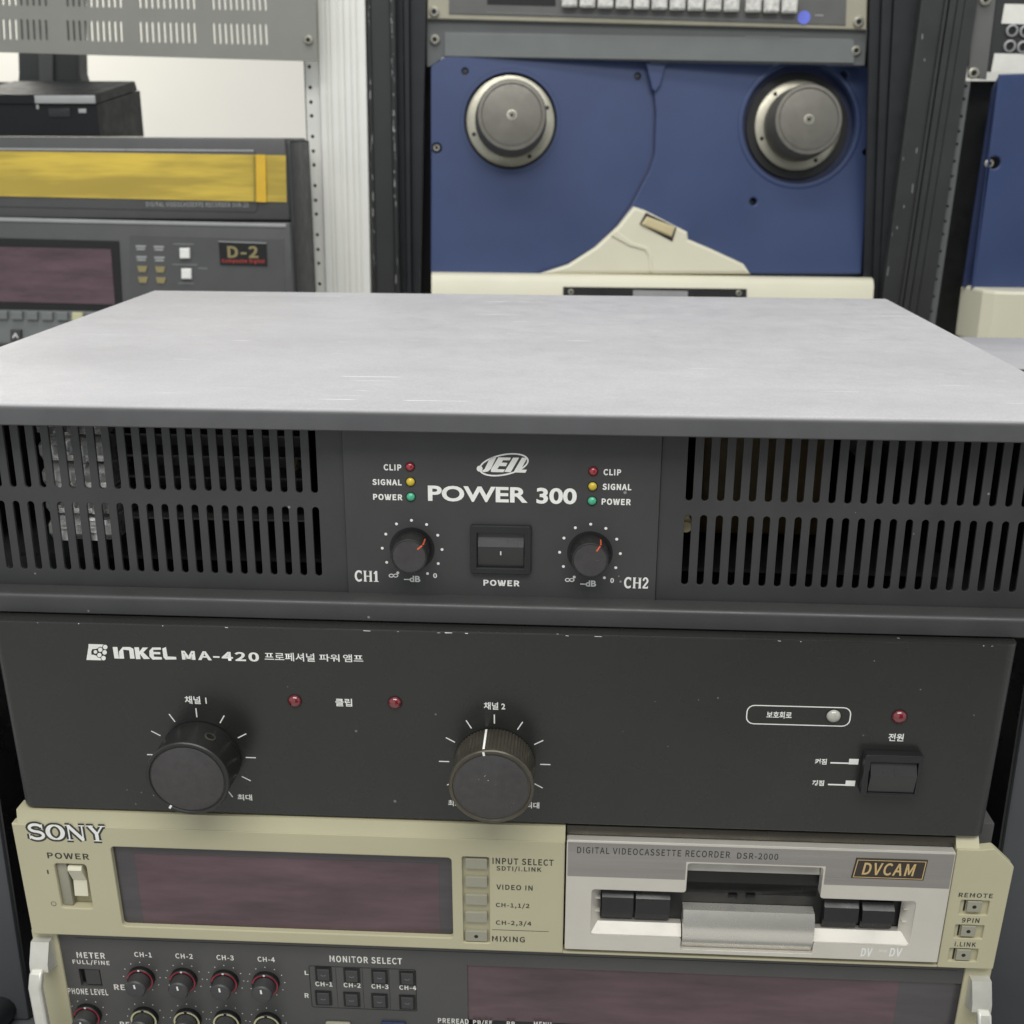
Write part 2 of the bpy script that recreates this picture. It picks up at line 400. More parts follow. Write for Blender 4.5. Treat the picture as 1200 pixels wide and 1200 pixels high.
# control panel
plate('control_panel', FJ, rect(cl, ZF-2.5, cr, ZT-2.1), CPN-2.2, CPN, M['amp'], A1, bev=.35)
z6 = zt(3.158, 400, 500)
def led(fr, px, py, n, rad, m, par, lab, h=1.3):
    u, v = fr.at(px, py, n+.8); o = lathe('indicator_lamp', fr, u, v, dome(rad, n, h), m, par, seg=24, label=lab)
    lathe('bezel', fr, u, v, [(rad+.35, n-.2), (rad+.35, n+.12), (rad+.02, n+.18), (rad+.02, n-.1)], M['ring'], o, seg=24)
for xy, m, c in (((253, 150), 'red_led', 'red'), ((255, 206), 'yel_led', 'yellow'), ((256, 262), 'grn_led', 'green'),
                 ((932, 167), 'red_led', 'red'), ((930, 223), 'yel_led', 'yellow'), ((928, 277), 'grn_led', 'green')):
    led(FJ, *z6(*xy), CPN, 1.72, M[m], A1, c+' indicator lamp')
def T6(s, x0, y0, x1, y1, **k): text(s, FJ, z6(x0, y1-.022*(x1-x0)), z6(x1, y0+.022*(x1-x0)), M['white'], A1, n=CPN, **k)
T6('CLIP', 157, 138, 222, 163, bold=.035); T6('SIGNAL', 115, 193, 223, 218, bold=.035); T6('POWER', 118, 248, 226, 273, bold=.035)
T6('CLIP', 970, 156, 1036, 181, bold=.035); T6('SIGNAL', 966, 210, 1074, 236, bold=.035); T6('POWER', 963, 265, 1072, 291, bold=.035)
T6('POWER', 321, 216, 690, 283, bold=.03, sans=False); T6('300', 722, 225, 872, 288, bold=.03, sans=False)
T6('POWER', 526, 566, 660, 591, bold=.035)
T6('–dB', 232, 551, 292, 575, bold=.03); T6('–dB', 884, 568, 943, 592, bold=.03)
T6('0', 340, 542, 354, 560, bold=.03); T6('0', 995, 560, 1009, 578, bold=.03)
for cx_, cy_ in ((193, 551), (845, 567)):
    ink('lettering', FJ, CPN, M['white'], A1, strokes=[(FJ.ats([z6(cx_+s_*8+8*math.cos(t), cy_+5.5*math.sin(t)) for t in [2*math.pi*i/16 for i in range(16)]], CPN), .38, True) for s_ in (-1, 1)])
def arcp(cx, cy, rx, ry, a0, a1, k=12):
    return [(cx+rx*math.cos(math.radians(a0+(a1-a0)*i/k)), cy+ry*math.sin(math.radians(a0+(a1-a0)*i/k))) for i in range(k+1)]
# hand-drawn serif letters, in a unit box (x right, y up): (points, width)
SER = {
 'S': [(arcp(.5, .73, .36, .22, 20, 180, 8)+arcp(.5, .73, .36, .22, 180, 262, 5)[1:]+arcp(.5, .27, .38, .23, 80, 0, 6)+arcp(.5, .27, .38, .23, 0, -160, 10)[1:], .17),
       ([(.86, .98), (.86, .68)], .06), ([(.10, .02), (.10, .34)], .06)],
 'O': [(arcp(.5, .5, .40, .44, 90, 450, 28)[:-1], 'O')],
 'N': [([(.16, 0), (.16, 1)], .08), ([(.84, 0), (.84, 1)], .08), ([(.16, .95), (.84, .05)], .2),
       ([(.02, .03), (.34, .03)], .06), ([(.02, .97), (.24, .97)], .06), ([(.68, .97), (.98, .97)], .06)],
 'Y': [([(.18, .97), (.52, .45)], .19), ([(.82, .97), (.52, .45)], .09), ([(.5, .5), (.5, 0)], .19),
       ([(.02, .97), (.38, .97)], .06), ([(.64, .97), (.98, .97)], .06), ([(.30, .03), (.72, .03)], .06)],
 'C': [(arcp(.54, .5, .40, .44, 48, 312, 18), .18), ([(.84, .98), (.84, .68)], .06), ([(.84, .05), (.84, .26)], .05)],
 'H': [([(.2, 0), (.2, 1)], .18), ([(.8, 0), (.8, 1)], .18), ([(.2, .5), (.8, .5)], .08), ([(.04, .03), (.38, .03)], .06), ([(.04, .97), (.38, .97)], .06),
       ([(.62, .03), (.96, .03)], .06), ([(.62, .97), (.96, .97)], .06)],
 '1': [([(.55, 0), (.55, 1)], .20), ([(.16, .74), (.55, .93)], .12), ([(.12, .03), (.95, .03)], .07)],
 '2': [([(.14, .72)]+arcp(.5, .70, .32, .26, 170, -20, 12)+[(.16, .08)], .15), ([(.1, .07), (.86, .07)], .14), ([(.86, .02), (.86, .24)], .06)],
}
def serif(word, fr, bl, tr, m, parent, n, widths=None, grow=0.0, name='lettering'):
    u0, v0 = fr.at(*bl, n); u1, v1 = fr.at(*tr, n); W, H = u1-u0, v1-v0
    widths = widths or [1]*len(word); tot = sum(widths)+.06*(len(word)-1); x = 0; st = []
    for ch, wd_ in zip(word, widths):
        for pts, w in SER[ch]:
            sx = wd_/tot*W; P = [(u0+(x/tot)*W+px*sx, v0+py*H) for px, py in pts]
            if w == 'O':
                ww = [H*(.09+.15*abs(math.cos(2*math.pi*i/len(P)+math.pi/2)))+grow for i in range(len(P))]; st.append((P, ww, True))
            else:
                st.append((P, w*H+grow, False))
        x += wd_+.06
    return ink(name, fr, n, m, parent, strokes=st)
serif('CH1', FJ, z6(50, 572), z6(138, 534), M['white'], A1, CPN, [1, 1.15, .7])
serif('CH2', FJ, z6(1045, 597), z6(1138, 559), M['white'], A1, CPN, [1, 1.15, .8])
# oval logo
zl = zt(12.0, 540, 510)
def L12(P): return FJ.ats([zl(*p) for p in P], CPN)
ell = [(605+345*math.cos(a)*math.cos(.2)+140*math.sin(a)*math.sin(.2), 415-345*math.cos(a)*math.sin(.2)+140*math.sin(a)*math.cos(.2)) for a in [2*math.pi*i/48 for i in range(48)]]
lw = [(.42 if 0 else .58)]*48
ink('logo', FJ, CPN, M['white'], A1, strokes=[(L12(ell), .62, True)], polys=[
    L12([(505, 300), (425, 470), (385, 508), (330, 520), (290, 505), (335, 475), (405, 330), (440, 310)]),
    L12([(265+42*math.cos(t/16*2*math.pi), 470+42*math.sin(t/16*2*math.pi)) for t in range(16)]),
    L12([(530, 310), (705, 315), (688, 352), (600, 352)]), L12([(530, 310), (610, 330), (510, 480), (420, 510), (430, 470)]),
    L12([(560, 382), (655, 388), (636, 436), (535, 432)]), L12([(420, 500), (500, 476), (622, 480), (598, 520), (430, 517)]),
    L12([(735, 315), (820, 315), (702, 520), (612, 515)]),
    L12([(860, 315), (938, 315), (842, 486), (740, 520)]), L12([(800, 480), (930, 485), (908, 527), (740, 522)])])
# gain knobs
def amp_knob(c, cap, cr_px, lab, ang):
    n1 = height(FJ, c, cap, CPN); n1 = max(n1, CPN+7); u, v = FJ.at(*c, CPN)
    uc, vc = FJ.at(*cap, n1); 
    R = 7.55
    K = lathe('gain_knob', FJ, u, v, [(R, CPN-.2), (R+.15, CPN+1.2), (R, n1-.9), (R-.35, n1-.2), (R-.8, n1), (R-1.1, n1-.15)], M['knob'], A1, seg=72, label=lab, ribs=1, rib=.16, n_rib=(CPN+.5, n1-1.0))
    lathe('cap', FJ, u, v, [(R-1.1, n1-.3), (R-1.1, n1-.05), (.02, n1-.02)], M['capm'], K, seg=48)
    lathe('dial_recess', FJ, u, v, [(R+1.6, CPN-.1), (R+1.6, CPN+.05), (R-1, CPN+.05)], M['ring'], K, seg=48)
    a = math.radians(ang); ca, sa = math.cos(a), math.sin(a)
    fx = Frame(FJ.w(u, v, 0), FJ.U*ca+FJ.V*sa, -FJ.U*sa+FJ.V*ca, FJ.N)
    ink('pointer', fx, n1, M['orange'], K, strokes=[([(R-3.0, 0), (R-.4, 0)], .62, False)])
    box('pointer_line', fx, R-.2, R+.22, -.26, .26, CPN+2.5, n1-.5, M['orange'], K)
    dots = []
    for k in range(11):
        t = math.radians(240-30*k); dots.append(circ(u+12.15*math.cos(t), v+12.15*math.sin(t), .60, 12))
    ink('dial_scale', FJ, CPN, M['white'], A1, polys=dots)
amp_knob(z6(262, 452), z6(249, 480), 24, 'gain knob of channel one, pointer turned further right', 42)
amp_knob(z6(920, 467), z6(921, 495), 24, 'gain knob of channel two', 58)
# rocker switch
def quad_at(fr, pts, n): return fr.ats(pts, n)
def bounds(fr, P, n):
    Q = fr.ats(P, n); xs = [q[0] for q in Q]; ys = [q[1] for q in Q]
    k = len(xs)//2; xs.sort(); ys.sort(); return sum(xs[:k])/k, sum(ys[:k])/k, sum(xs[k:])/k, sum(ys[k:])/k
o0 = bounds(FJ, [z6(477, 362), z6(704, 368), z6(702, 549), z6(478, 541)], CPN+1)
i0 = bounds(FJ, [z6(502, 392), z6(680, 397), z6(675, 524), z6(504, 518)], CPN+1)
def rocker(fr, n, o, i, lab, par, up=True, th=1.8, mark=True, throw=1.7):
    S = plate('power_switch', fr, [rrect(*o, 1.2), rect(*i)], n-3, n+th, M['black'], par, bev=.4, label=lab)
    vm = (i[1]+i[3])/2; g = .35; top, bot, mid = (n+.2, n+throw, n+.9)
    if not up: top, bot = bot, top
    vm2 = i[3]-(i[3]-i[1])*.40
    P = [(-4+n, i[1]+g), (n+.3, i[1]+g), (n+throw, vm2-.6), (n+throw+.05, vm2+.2), (n-.9, i[3]-g), (-4+n, i[3]-g)]
    add('rocker', join([prof_extrude(fr, [(a, b) for a, b in P], i[0]+g, i[2]-g)]), M['swk'], S, sharp=20)
    add('well', box_mesh(fr, i[0]-.5, i[2]+.5, i[1]-.5, i[3]+.5, n-4.5, n-3.2), M['ring'], S)
    return S, P, vm2
S, P, vm2 = rocker(FJ, CPN, o0, i0, 'black rocker power switch', A1)
um = (i0[0]+i0[2])/2
a, b = P[1], P[2]
fx = Frame(FJ.w(0, b[1], b[0]), FJ.U, nrm(FJ.V*(a[1]-b[1])+FJ.N*(a[0]-b[0])), np.cross(FJ.U, -nrm(FJ.V*(a[1]-b[1])+FJ.N*(a[0]-b[0]))))
if fx.N@FJ.N < 0: fx.N = -fx.N
ink('switch_mark', fx, .05, M['white'], S, strokes=[([(um, 1.0), (um, 2.8)], .5, False)])
# inside: floor board, finned heat sink, transformer and capacitors
box('circuit_board', FJ, -200, 200, 14, 15.5, -320, -30, M['inside'], A1)
hs = []
ua, _ = FJ.at(52, 520, -18)
for k in range(5):
    v0 = 26+11.3*k
    hs.append(prof_extrude(FJ, [(-60, v0), (-20, v0), (-17, v0+3.2), (-17, v0+7.2), (-22, v0+9.6), (-60, v0+9.6)], ua-2, ua+25))
random.seed(5)
for k in range(26):
    v0 = 26+11.3*(k % 5)+random.uniform(-1, 3); uu_ = ua-3+random.uniform(0, 22); w_ = random.uniform(2, 6); n_ = -16.4+random.uniform(-3, 1.5)
    hs.append(prof_extrude(FJ, [(n_-4, v0), (n_, v0+random.uniform(0, 4)), (n_-random.uniform(.5, 3), v0+random.uniform(4.5, 8)), (n_-5, v0+8)], uu_, uu_+w_))
add('heat_sink', join(hs), M['alu'], A1, sharp=20)
box('heat_sink', FJ, ua+27, ua+100, 34, 76, -70, -42, M['sgrey'], A1, label='dark finned heat sink')
for k in range(5): box('sink_rib', FJ, ua+27, ua+104, 33.5+k*9, 34.4+k*9, -42, -26, M['sgrey'], A1)
box('transformer', FJ, 95, 150, 20, 74, -120, -60, M['copper'], A1, bev=3)
u, v = FJ.at(803, 617, -20); lathe('capacitor', FJ, u+.3, v, [(2.6, -34), (2.6, -20), (2.2, -19)], M['cream2'], A1, seg=20)
u, v = FJ.at(368, 548, -24); lathe('wire', FJ, u-8, v, [(1.2, -34), (1.2, -20)], M['cream2'], A1, seg=12)
# ================================================================== the black amplifier in the middle
A2 = thing('power_amplifier', FS.w(0, -89.9, 0), 'black power amplifier with two big round knobs and Korean lettering, middle of the stack', 'amplifier')
WI, HI = 202.3, 89.9
fU = Frame(FS.O, FS.U, FS.N, FS.V)         # plan view: u, n, extruded upwards
R = 5.0
WL = -FS.at(20, 915)[0]
pl = [(-WL, -10)]+[(-WL+R-R*math.cos(math.radians(a)), -R+R*math.sin(math.radians(a))) for a in range(0, 91, 15)]+[(WI-R+R*math.sin(math.radians(a)), -R+R*math.cos(math.radians(a))) for a in range(0, 91, 15)]+[(WI, -10)]
plate('front_panel', fU, pl, -HI, -.02, M['panel'], A2, bev=.5)
box('cabinet', FS, -WL+3, WI-3, -HI+.5, -1.0, -300, -10.2, M['edge'], A2, bev=1)
chips = []
random.seed(3)
for k in range(16):
    u = random.choice([random.gauss(0, 25), random.uniform(-195, 195), random.uniform(0, 195)]); l = random.choice([.4, .6, 1.2, 2.8]); 
    chips.append(([(u, -.35-random.random()*.3), (u+l, -.4-random.random()*.3)], random.uniform(.12, .35), False))
tag(ink('paint_chips', FS, 0, M['white'], A2, strokes=chips), kind='stuff')
zk = zt(7.06, 90, 740)
def K7(P): return FS.ats([zk(*p) for p in P], 0)
def c7(x, y, r): return K7([(x+r*math.cos(t/14*2*math.pi), y+r*math.sin(t/14*2*math.pi)) for t in range(14)])
ink('logo', FS, 0, M['white'], A2, polys=[K7([(98, 103), (228, 107), (213, 130), (150, 145), (96, 145)]), K7([(94, 140), (132, 140), (120, 165), (122, 195), (87, 195)]),
    K7([(87, 190), (140, 192), (205, 215), (212, 238), (80, 235)]),
    K7([(297, 128), (336, 128), (350, 224), (312, 222)]),
    K7([(352, 224), (350, 165), (380, 128), (384, 150), (393, 224)]), K7([(380, 128), (440, 128), (468, 142), (462, 158), (384, 150)]), K7([(432, 145), (468, 142), (480, 224), (442, 224)]),
    K7([(476, 130), (514, 130), (528, 228), (490, 228)]), K7([(512, 175), (545, 132), (590, 132), (545, 178)]), K7([(512, 172), (548, 168), (606, 226), (555, 228)]),
    K7([(625, 132), (694, 132), (698, 150), (632, 152)]), K7([(625, 132), (600, 160), (602, 205), (628, 232), (640, 215), (632, 152)]), K7([(625, 168), (690, 170), (692, 188), (628, 188)]), K7([(628, 232), (706, 231), (703, 211), (632, 208)]),
    K7([(708, 140), (738, 128), (752, 206), (716, 206)]), K7([(716, 204), (822, 210), (825, 231), (735, 232), (718, 215)])])
DOTS = ((236, 128, 19), (231, 172, 19), (222, 219, 19), (195, 150, 18), (188, 194, 18), (155, 168, 15))
ink('logo_ground', FS, .03, M['panel'], A2, polys=[c7(x, y, r_+6) for x, y, r_ in DOTS])
ink('logo_dots', FS, .06, M['white'], A2, polys=[c7(x, y, r_) for x, y, r_ in DOTS])
z5 = zt(5.0, 200, 740)
text('MA-420', FS, z5(68, 165), z5(515, 123), M['white'], A2, bold=.03)
text('프로페셔널', FS, z5(552, 170), z5(842, 128), M['white'], A2, bold=.012); text('파워', FS, z5(872, 174), z5(988, 134), M['white'], A2, bold=.012); text('앰프', FS, z5(1012, 178), z5(1127, 136), M['white'], A2, bold=.012)
text('채널 1', FS, z5(85, 423), z5(208, 380), M['white'], A2, bold=.02); text('클립', FS, z5(966, 437), z5(1062, 394), M['white'], A2, bold=.02)
z7b = zt(7.06, 500, 800); text('채널 2', FS, z7b(473, 221), z7b(650, 164), M['white'], A2, bold=.02)
text('최소', FS, z7b(178, 1020), z7b(285, 972), M['white'], A2, bold=.02); text('최대', FS, z7b(822, 1038), z7b(932, 990), M['white'], A2, bold=.02)
zq = zt(6.667, 140, 790); text('최대', FS, zq(925, 984), zq(1034, 940), M['white'], A2, bold=.02); text('최소', FS, (180, 934), (197, 927), M['white'], A2, bold=.02)
zp = zt(5.0, 860, 810)
text('보호회로', FS, zp(190, 157), zp(341, 121), M['white'], A2, bold=.02); text('전원', FS, zp(902, 291), zp(998, 249), M['white'], A2, bold=.02)
text('켜짐', FS, zp(473, 428), zp(546, 396), M['white'], A2, bold=.03); text('꺼짐', FS, zp(457, 553), zp(530, 522), M['white'], A2, bold=.03)
fr0 = bounds(FS, [zp(76, 82), zp(686, 97), zp(678, 205), zp(75, 190)], 0)
ink('label_outline', FS, 0, M['white'], A2, strokes=[(rrect(*fr0, 3), .45, True)])
def rc(*q): a = FS.at(*zp(q[0], q[3])); b = FS.at(*zp(q[2], q[1])); return rect(a[0], a[1], b[0], b[1])
ink('switch_scale', FS, 0, M['white'], A2, polys=[rc(565, 418, 680, 423), rc(672, 397, 732, 428), rc(550, 545, 660, 550), rc(652, 524, 712, 554)])
led(FS, 345, 822.5, 0, 2.75, M['red_dark'], A2, 'red indicator lamp, left', 2.0); led(FS, 462.5, 824.5, 0, 2.75, M['red_dark'], A2, 'red indicator lamp, middle', 2.0)
led(FS, 977.3, 840, 0, 2.85, M['clr_led'], A2, 'clear unlit indicator lamp', 2.0); led(FS, 1054.5, 841, 0, 2.95, M['red_dark'], A2, 'red indicator lamp above the switch', 2.0)
def big_knob(c, cap, lab, ang, ribs, m, ticks_r=(18.9, 23.2)):
    u, v = FS.at(*c, 0); n1 = height(FS, c, cap, 0)
    R = 16.9; Rt = 16.6
    K = lathe('volume_knob', FS, u, v, [(R, .6), (R, 1.4), (Rt+.1, n1-2.6), (Rt+.1, n1-2.0), (Rt+.6, n1-1.6), (Rt+.6, n1-.5), (Rt+.2, n1), (Rt-.8, n1), (Rt-1.1, n1-.5), (Rt-1.7, n1-.5)], m, A2, seg=144 if ribs > 1 else 180, label=lab, ribs=ribs, rib=.5 if ribs > 1 else .16, n_rib=(.6, n1-2.3))
    lathe('cap', FS, u, v, [(Rt-1.7, n1-.9), (Rt-1.7, n1-.2), (Rt-2.0, n1-.05), (.02, n1-.05)], M['capm'], K, seg=64)
    a = math.radians(ang); ca, sa = math.cos(a), math.sin(a); fx = Frame(FS.w(u, v, 0), FS.U*ca+FS.V*sa, -FS.U*sa+FS.V*ca, FS.N)
    box('pointer', fx, R-.6, R+.12, -.42, .42, 1.2, n1-2.0, M['white'], K)
    ink('pointer_mark', fx, n1, M['white'], K, strokes=[([(Rt-1.6, 0), (Rt+.2, 0)], .9, False)])
    st = []
    for k in range(11):
        t = math.radians(240-30*k); st.append(([(u+rr*math.cos(t), v+rr*math.sin(t)) for rr in ticks_r], .5, False))
    ink('dial_scale', FS, 0, M['white'], A2, strokes=st); return K, u, v, n1
K, u, v, n1 = big_knob((236, 886), (220, 913.8), 'volume knob of channel one with a set screw hole in its side', -122, 1, M['knob'])
a = math.radians(62); fh = Frame(FS.w(u+16.75*math.cos(a), v+16.75*math.sin(a), n1*.48), -FS.U*math.sin(a)+FS.V*math.cos(a), FS.N, FS.U*math.cos(a)+FS.V*math.sin(a))
lathe('set_screw', fh, 0, 0, [(2.4, -.3), (2.4, .2), (1.75, .3), (1.7, -.2)], M['knob2'], K, seg=24)
lathe('screw_hole', fh, 0, 0, [(1.7, -.1), (1.7, .1)], M['ring'], K, seg=24)
big_knob((579.6, 894), (578.3, 923.2), 'ribbed volume knob of channel two with white pointer line', 101, 2, M['knob2'])
o0 = bounds(FS, [zp(775, 375), zp(1120, 380), zp(1085, 618), zp(735, 610)], 4); i0 = bounds(FS, [zp(798, 415), zp(1082, 420), zp(1058, 602), zp(782, 594)], 4)
rocker(FS, 3.4, o0, i0, 'black rocker power switch', A2, th=1.0, throw=2.0)
box('switch_housing', FS, o0[0]+.4, o0[2]-.4, o0[1]+.4, o0[3]-.4, -2, .6, M['ring'], A2)
for (a_, b_, c_, d_) in ((o0[0]+.3, o0[2]-.3, o0[3]-2.2, o0[3]-.3), (o0[0]+.3, o0[2]-.3, o0[1]+.3, o0[1]+2.2), (o0[0]+.3, o0[0]+2.2, o0[1]+2.3, o0[3]-2.3), (o0[2]-2.2, o0[2]-.3, o0[1]+2.3, o0[3]-2.3)):
    box('switch_collar', FS, a_, b_, c_, d_, -1.5, .38, M['black'], A2)
# ================================================================== the recorder at the bottom
A3 = thing('video_recorder', FS.w(0, -270, 0), 'beige and silver videocassette recorder with control knobs, at the bottom of the stack', 'recorder')
N0 = 2.0
za = zt(3.4286, 0, 940); zb = zt(3.5294, 340, 940); zc = zt(4.138, 640, 940); zd = zt(4.0, 900, 940)
vt = -91.0; v_fr = FS.at(300, 968+3, N0)[1]; v_bot = FS.at(300, 1104, N0)[1]
WS = 211.0
UL, UR = FS.at(25, 1027, N0)[0], FS.at(1176, 1070, N0)[0]
udl, udr = FS.at(662, 1040, N0)[0], FS.at(1110, 1060, N0)[0]          # cassette door opening
vfl = FS.at(400, 978, N0)[1]
# display window opening and switch opening
disp = bounds(FS, [(129, 992), (529, 1006), (531, 1100), (143.5, 1085)], N0)
sw = bounds(FS, [(64.7, 1012), (102.5, 1013.5), (107, 1065), (71, 1064)], N0)
kst = bounds(FS, [(542.6, 1004.6), (573.8, 1004.8), (573.5, 1105.8), (542, 1104)], N0)
left_out = [(UL, v_bot), (udl-.3, v_bot), (udl-.3, vfl), (UL, vfl)]
bt = [(-6, vt), (-1.8, vt), (N0, vfl), (N0, vfl-.01), (-6, vfl-.01)]
plate('front_bezel', FS, [left_out, rrect(*disp, 1.8), rrect(*sw, 1.5), rrect(*kst, .8)], N0-5, N0, M['beige'], A3, bev=.5)
def topbevel(u0, u1): return prof_extrude(FS, [(-7, vt), (.5, vt), (N0-.4, vfl-.1+.4), (N0-.25, vfl), (-7, vfl)], u0, u1)
add('top_bevel', topbevel(UL+2.6, udl-.3), M['beige'], A3)
# right side piece, its corner cut
qr = FS.ats([(1116.5, 985), (1153, 984), (1166, 995), (1188.5, 1016), (1160, 1137), (1097, 1133)], N0)
qr = [(udr+.3, vfl+2.5), (qr[1][0], vfl+2.5), qr[2], qr[3], (UR+.2, v_bot), (udr+.3, v_bot)]
kr = [bounds(FS, [zd(905, 460), zd(1040, 462), zd(1030, 532), zd(893, 528)], N0), bounds(FS, [zd(880, 575), zd(1017, 578), zd(1003, 642), zd(868, 638)], N0), bounds(FS, [zd(855, 685), zd(990, 688), zd(975, 750), zd(838, 744)], N0)]
plate('front_bezel', FS, [roundpoly(qr, .8)]+[rrect(*k, .6) for k in kr], N0-5, N0, M['beige'], A3, bev=.3)
add('top_bevel', prof_extrude(FS, [(-7, vt), (-2.5, vt), (N0-1, vfl+2.2), (-7, vfl+2.2)], udr+.3, qr[1][0]-.5), M['beige'], A3)
box('lower_lip', FS, udl-.29, udr+.29, v_bot, FS.at(880, 1123, N0)[1]-.1, N0-5, N0, M['beige'], A3, bev=.25)
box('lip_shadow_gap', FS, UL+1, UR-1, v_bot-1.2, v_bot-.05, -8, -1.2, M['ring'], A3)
# window
plate('display_window', FS, rrect(disp[0]-.4, disp[1]-.4, disp[2]+.4, disp[3]+.4, 1.8), N0-4.2, N0-2.6, M['screen2'], A3)
q_ = bounds(FS, [(158, 1000), (514, 1012), (515, 1094), (168, 1080)], N0-2.6)
plate('purple_filter', FS, rrect(*q_, .8), N0-2.6, N0-2.54, M['screen'], A3, label='purplish area of the smoked window')
# power lever in its well
add('well', join([box_mesh(FS, sw[0]-.6, sw[2]+.6, sw[1]-.6, sw[3]+.6, N0-7, N0-5.4)]), M['beige'], A3)
lv = bounds(FS, [(77, 1014), (94, 1014.5), (103, 1054), (86, 1053)], N0)
vm = (lv[1]+lv[3])/2
add('power_lever', prof_extrude(FS, [(-4, lv[1]+.3), (.2, lv[1]+.3), (-.8, vm-1), (1.2, vm+3.5), (2.8, lv[3]-2.2), (2.0, lv[3]-.6), (-4, lv[3]-.6)], lv[0]+.4, lv[2]), M['cream'], A3, sharp=25)
add('well_side', join([box_mesh(FS, sw[0], lv[0]-.9, sw[1]+.2, sw[3]-.2, N0-5.3, N0-1.6, .5)]), M['bkey'], A3)
# input keys
plate('key_strip', FS, rrect(kst[0]-.3, kst[1]-.3, kst[2]+.3, kst[3]+.3, .6), N0-5.2, N0-2.0, M['beige'], A3)
for i, (y, d) in enumerate(((258, 0), (333, 0), (407, 0), (479, 0), (557, 0))):
    b = bounds(FS, [zb(724, y-21), zb(815, y-21), zb(815, y+21), zb(724, y+21)], N0)
    k = plate('input_key', FS, rrect(b[0], b[1], b[2], b[3], .5), N0-2.0, N0-.2, M['bkey'], A3, bev=.3)
    if i == 4: lathe('dimple_mark', FS, (b[0]+b[2])/2, (b[1]+b[3])/2, [(.9, N0-.3), (.9, N0-.15), (.5, N0-.12)], M['ring'], k, seg=16)
a = FS.at(*zb(835, 527), N0); b = FS.at(*zb(1070, 535), N0); ink('divider_line', FS, N0, M['dkprint'], A3, strokes=[([(a[0], a[1]), (b[0], a[1])], .25, False)])
def TA(s, z, x0, y0, x1, y1, m='dkprint', n=N0, f=None, **k):
    k['bold'] = max(k.get('bold', 0), .022); text(s, f or FS, z(x0, y1-.026*(x1-x0)), z(x1, y0+.026*(x1-x0)), M[m], A3, n=n, **k)
serif('SONY', FS, za(116, 148), za(422, 96), M['dkprint'], A3, N0, [1, 1.05, 1.15, 1.1], grow=1.9)
o_ = serif('SONY', FS, za(116, 148), za(422, 96), M['white'], A3, N0+.08, [1, 1.05, 1.15, 1.1])
TA('POWER', za, 192, 203, 356, 230, bold=.0); TA('I', za, 191, 272, 194, 288, bold=.0)
u_, v_ = FS.at(*za(216, 408), N0); ink('lettering', FS, N0, M['dkprint'], A3, strokes=[(circ(u_, v_, 1.1, 20), .25, True)])
TA('INPUT SELECT', zb, 837, 231, 1090, 262, bold=.01); TA('SDTI/i.LINK', zb, 853, 264, 1040, 291, bold=.005)
TA('VIDEO IN', zb, 853, 341, 1003, 365, bold=0); TA('CH-1,1/2', zb, 851, 416, 990, 441, bold=0); TA('CH-2,3/4', zb, 851, 489, 998, 514, bold=0); TA('MIXING', zb, 835, 554, 971, 579, bold=0)
TA('REMOTE', zd, 892, 425, 1056, 449, bold=0); TA('9PIN', zd, 907, 542, 993, 566, bold=0); TA('i.LINK', zd, 873, 654, 977, 678, bold=0)
for i, (x, y) in enumerate(((968, 490), (940, 605), (917, 716))):
    b = kr[i]; plate('key_tray', FS, rrect(b[0]-.3, b[1]-.3, b[2]+.3, b[3]+.3, .5), N0-5, N0-1.4, M['beige'], A3)
    q = bounds(FS, [zd(x-36, y-26), zd(x+36, y-26), zd(x+34, y+27), zd(x-38, y+27)], N0)
    k = plate('remote_key', FS, rrect(q[0]+.2, q[1]+.2, q[2]-.2, q[3]-.2, .3), N0-1.4, N0+.2, M['bkey'], A3, bev=.3)
    lathe('dimple_mark', FS, (q[0]+q[2])/2, (q[1]+q[3])/2, [(.9, N0+.1), (.9, N0+.24), (.4, N0+.26)], M['ring'], k, seg=16)
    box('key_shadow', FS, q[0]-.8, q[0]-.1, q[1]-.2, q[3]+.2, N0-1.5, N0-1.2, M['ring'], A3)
# ---- cassette door
door = bounds(FS, [(664.5, 984), (1116, 1000), (1097, 1130), (658.5, 1112)], N0+1)
vbl = FS.at(664, 984, N0+1)[1]
D = [(udl+.4, FS.at(880, 1120, N0+1)[1]), (udr-.4, FS.at(880, 1120, N0+1)[1]), (udr-.4, vbl), (udl+.4, vbl)]
vd0, vd1 = D[0][1], D[2][1]
lo = bounds(FS, [zc(222, 420), zc(650, 440), (797, 1098), zc(215, 640)], N0+1)
ro = bounds(FS, [(966, 1054), zd(703, 462), zd(655, 668), (960, 1105)], N0+1)
cu0, cu1 = FS.at(805, 1030, N0+1)[0], FS.at(963, 1035, N0+1)[0]
ct = FS.at(830, 1012.5, N0+1)[1]
fu0, fu1 = FS.at(799, 1090, N0+1)[0], FS.at(954, 1095, N0+1)[0]
hole = [(lo[0], lo[1]), (fu0, lo[1]), (fu0-.2, vd0+2.2), (fu1+.2, vd0+2.2), (fu1, ro[1]), (ro[2], ro[1]), (ro[2], ro[3]), (cu1, ro[3]), (cu1, ct), (cu0, ct), (cu0, lo[3]), (lo[0], lo[3])]
bandv = FS.at(664, 1026, N0+1)[1]
plate('cassette_door', FS, [roundpoly(D, .8), roundpoly(hole, 1.6)], N0-4, N0+1.2, M['silver'], A3, bev=.35)
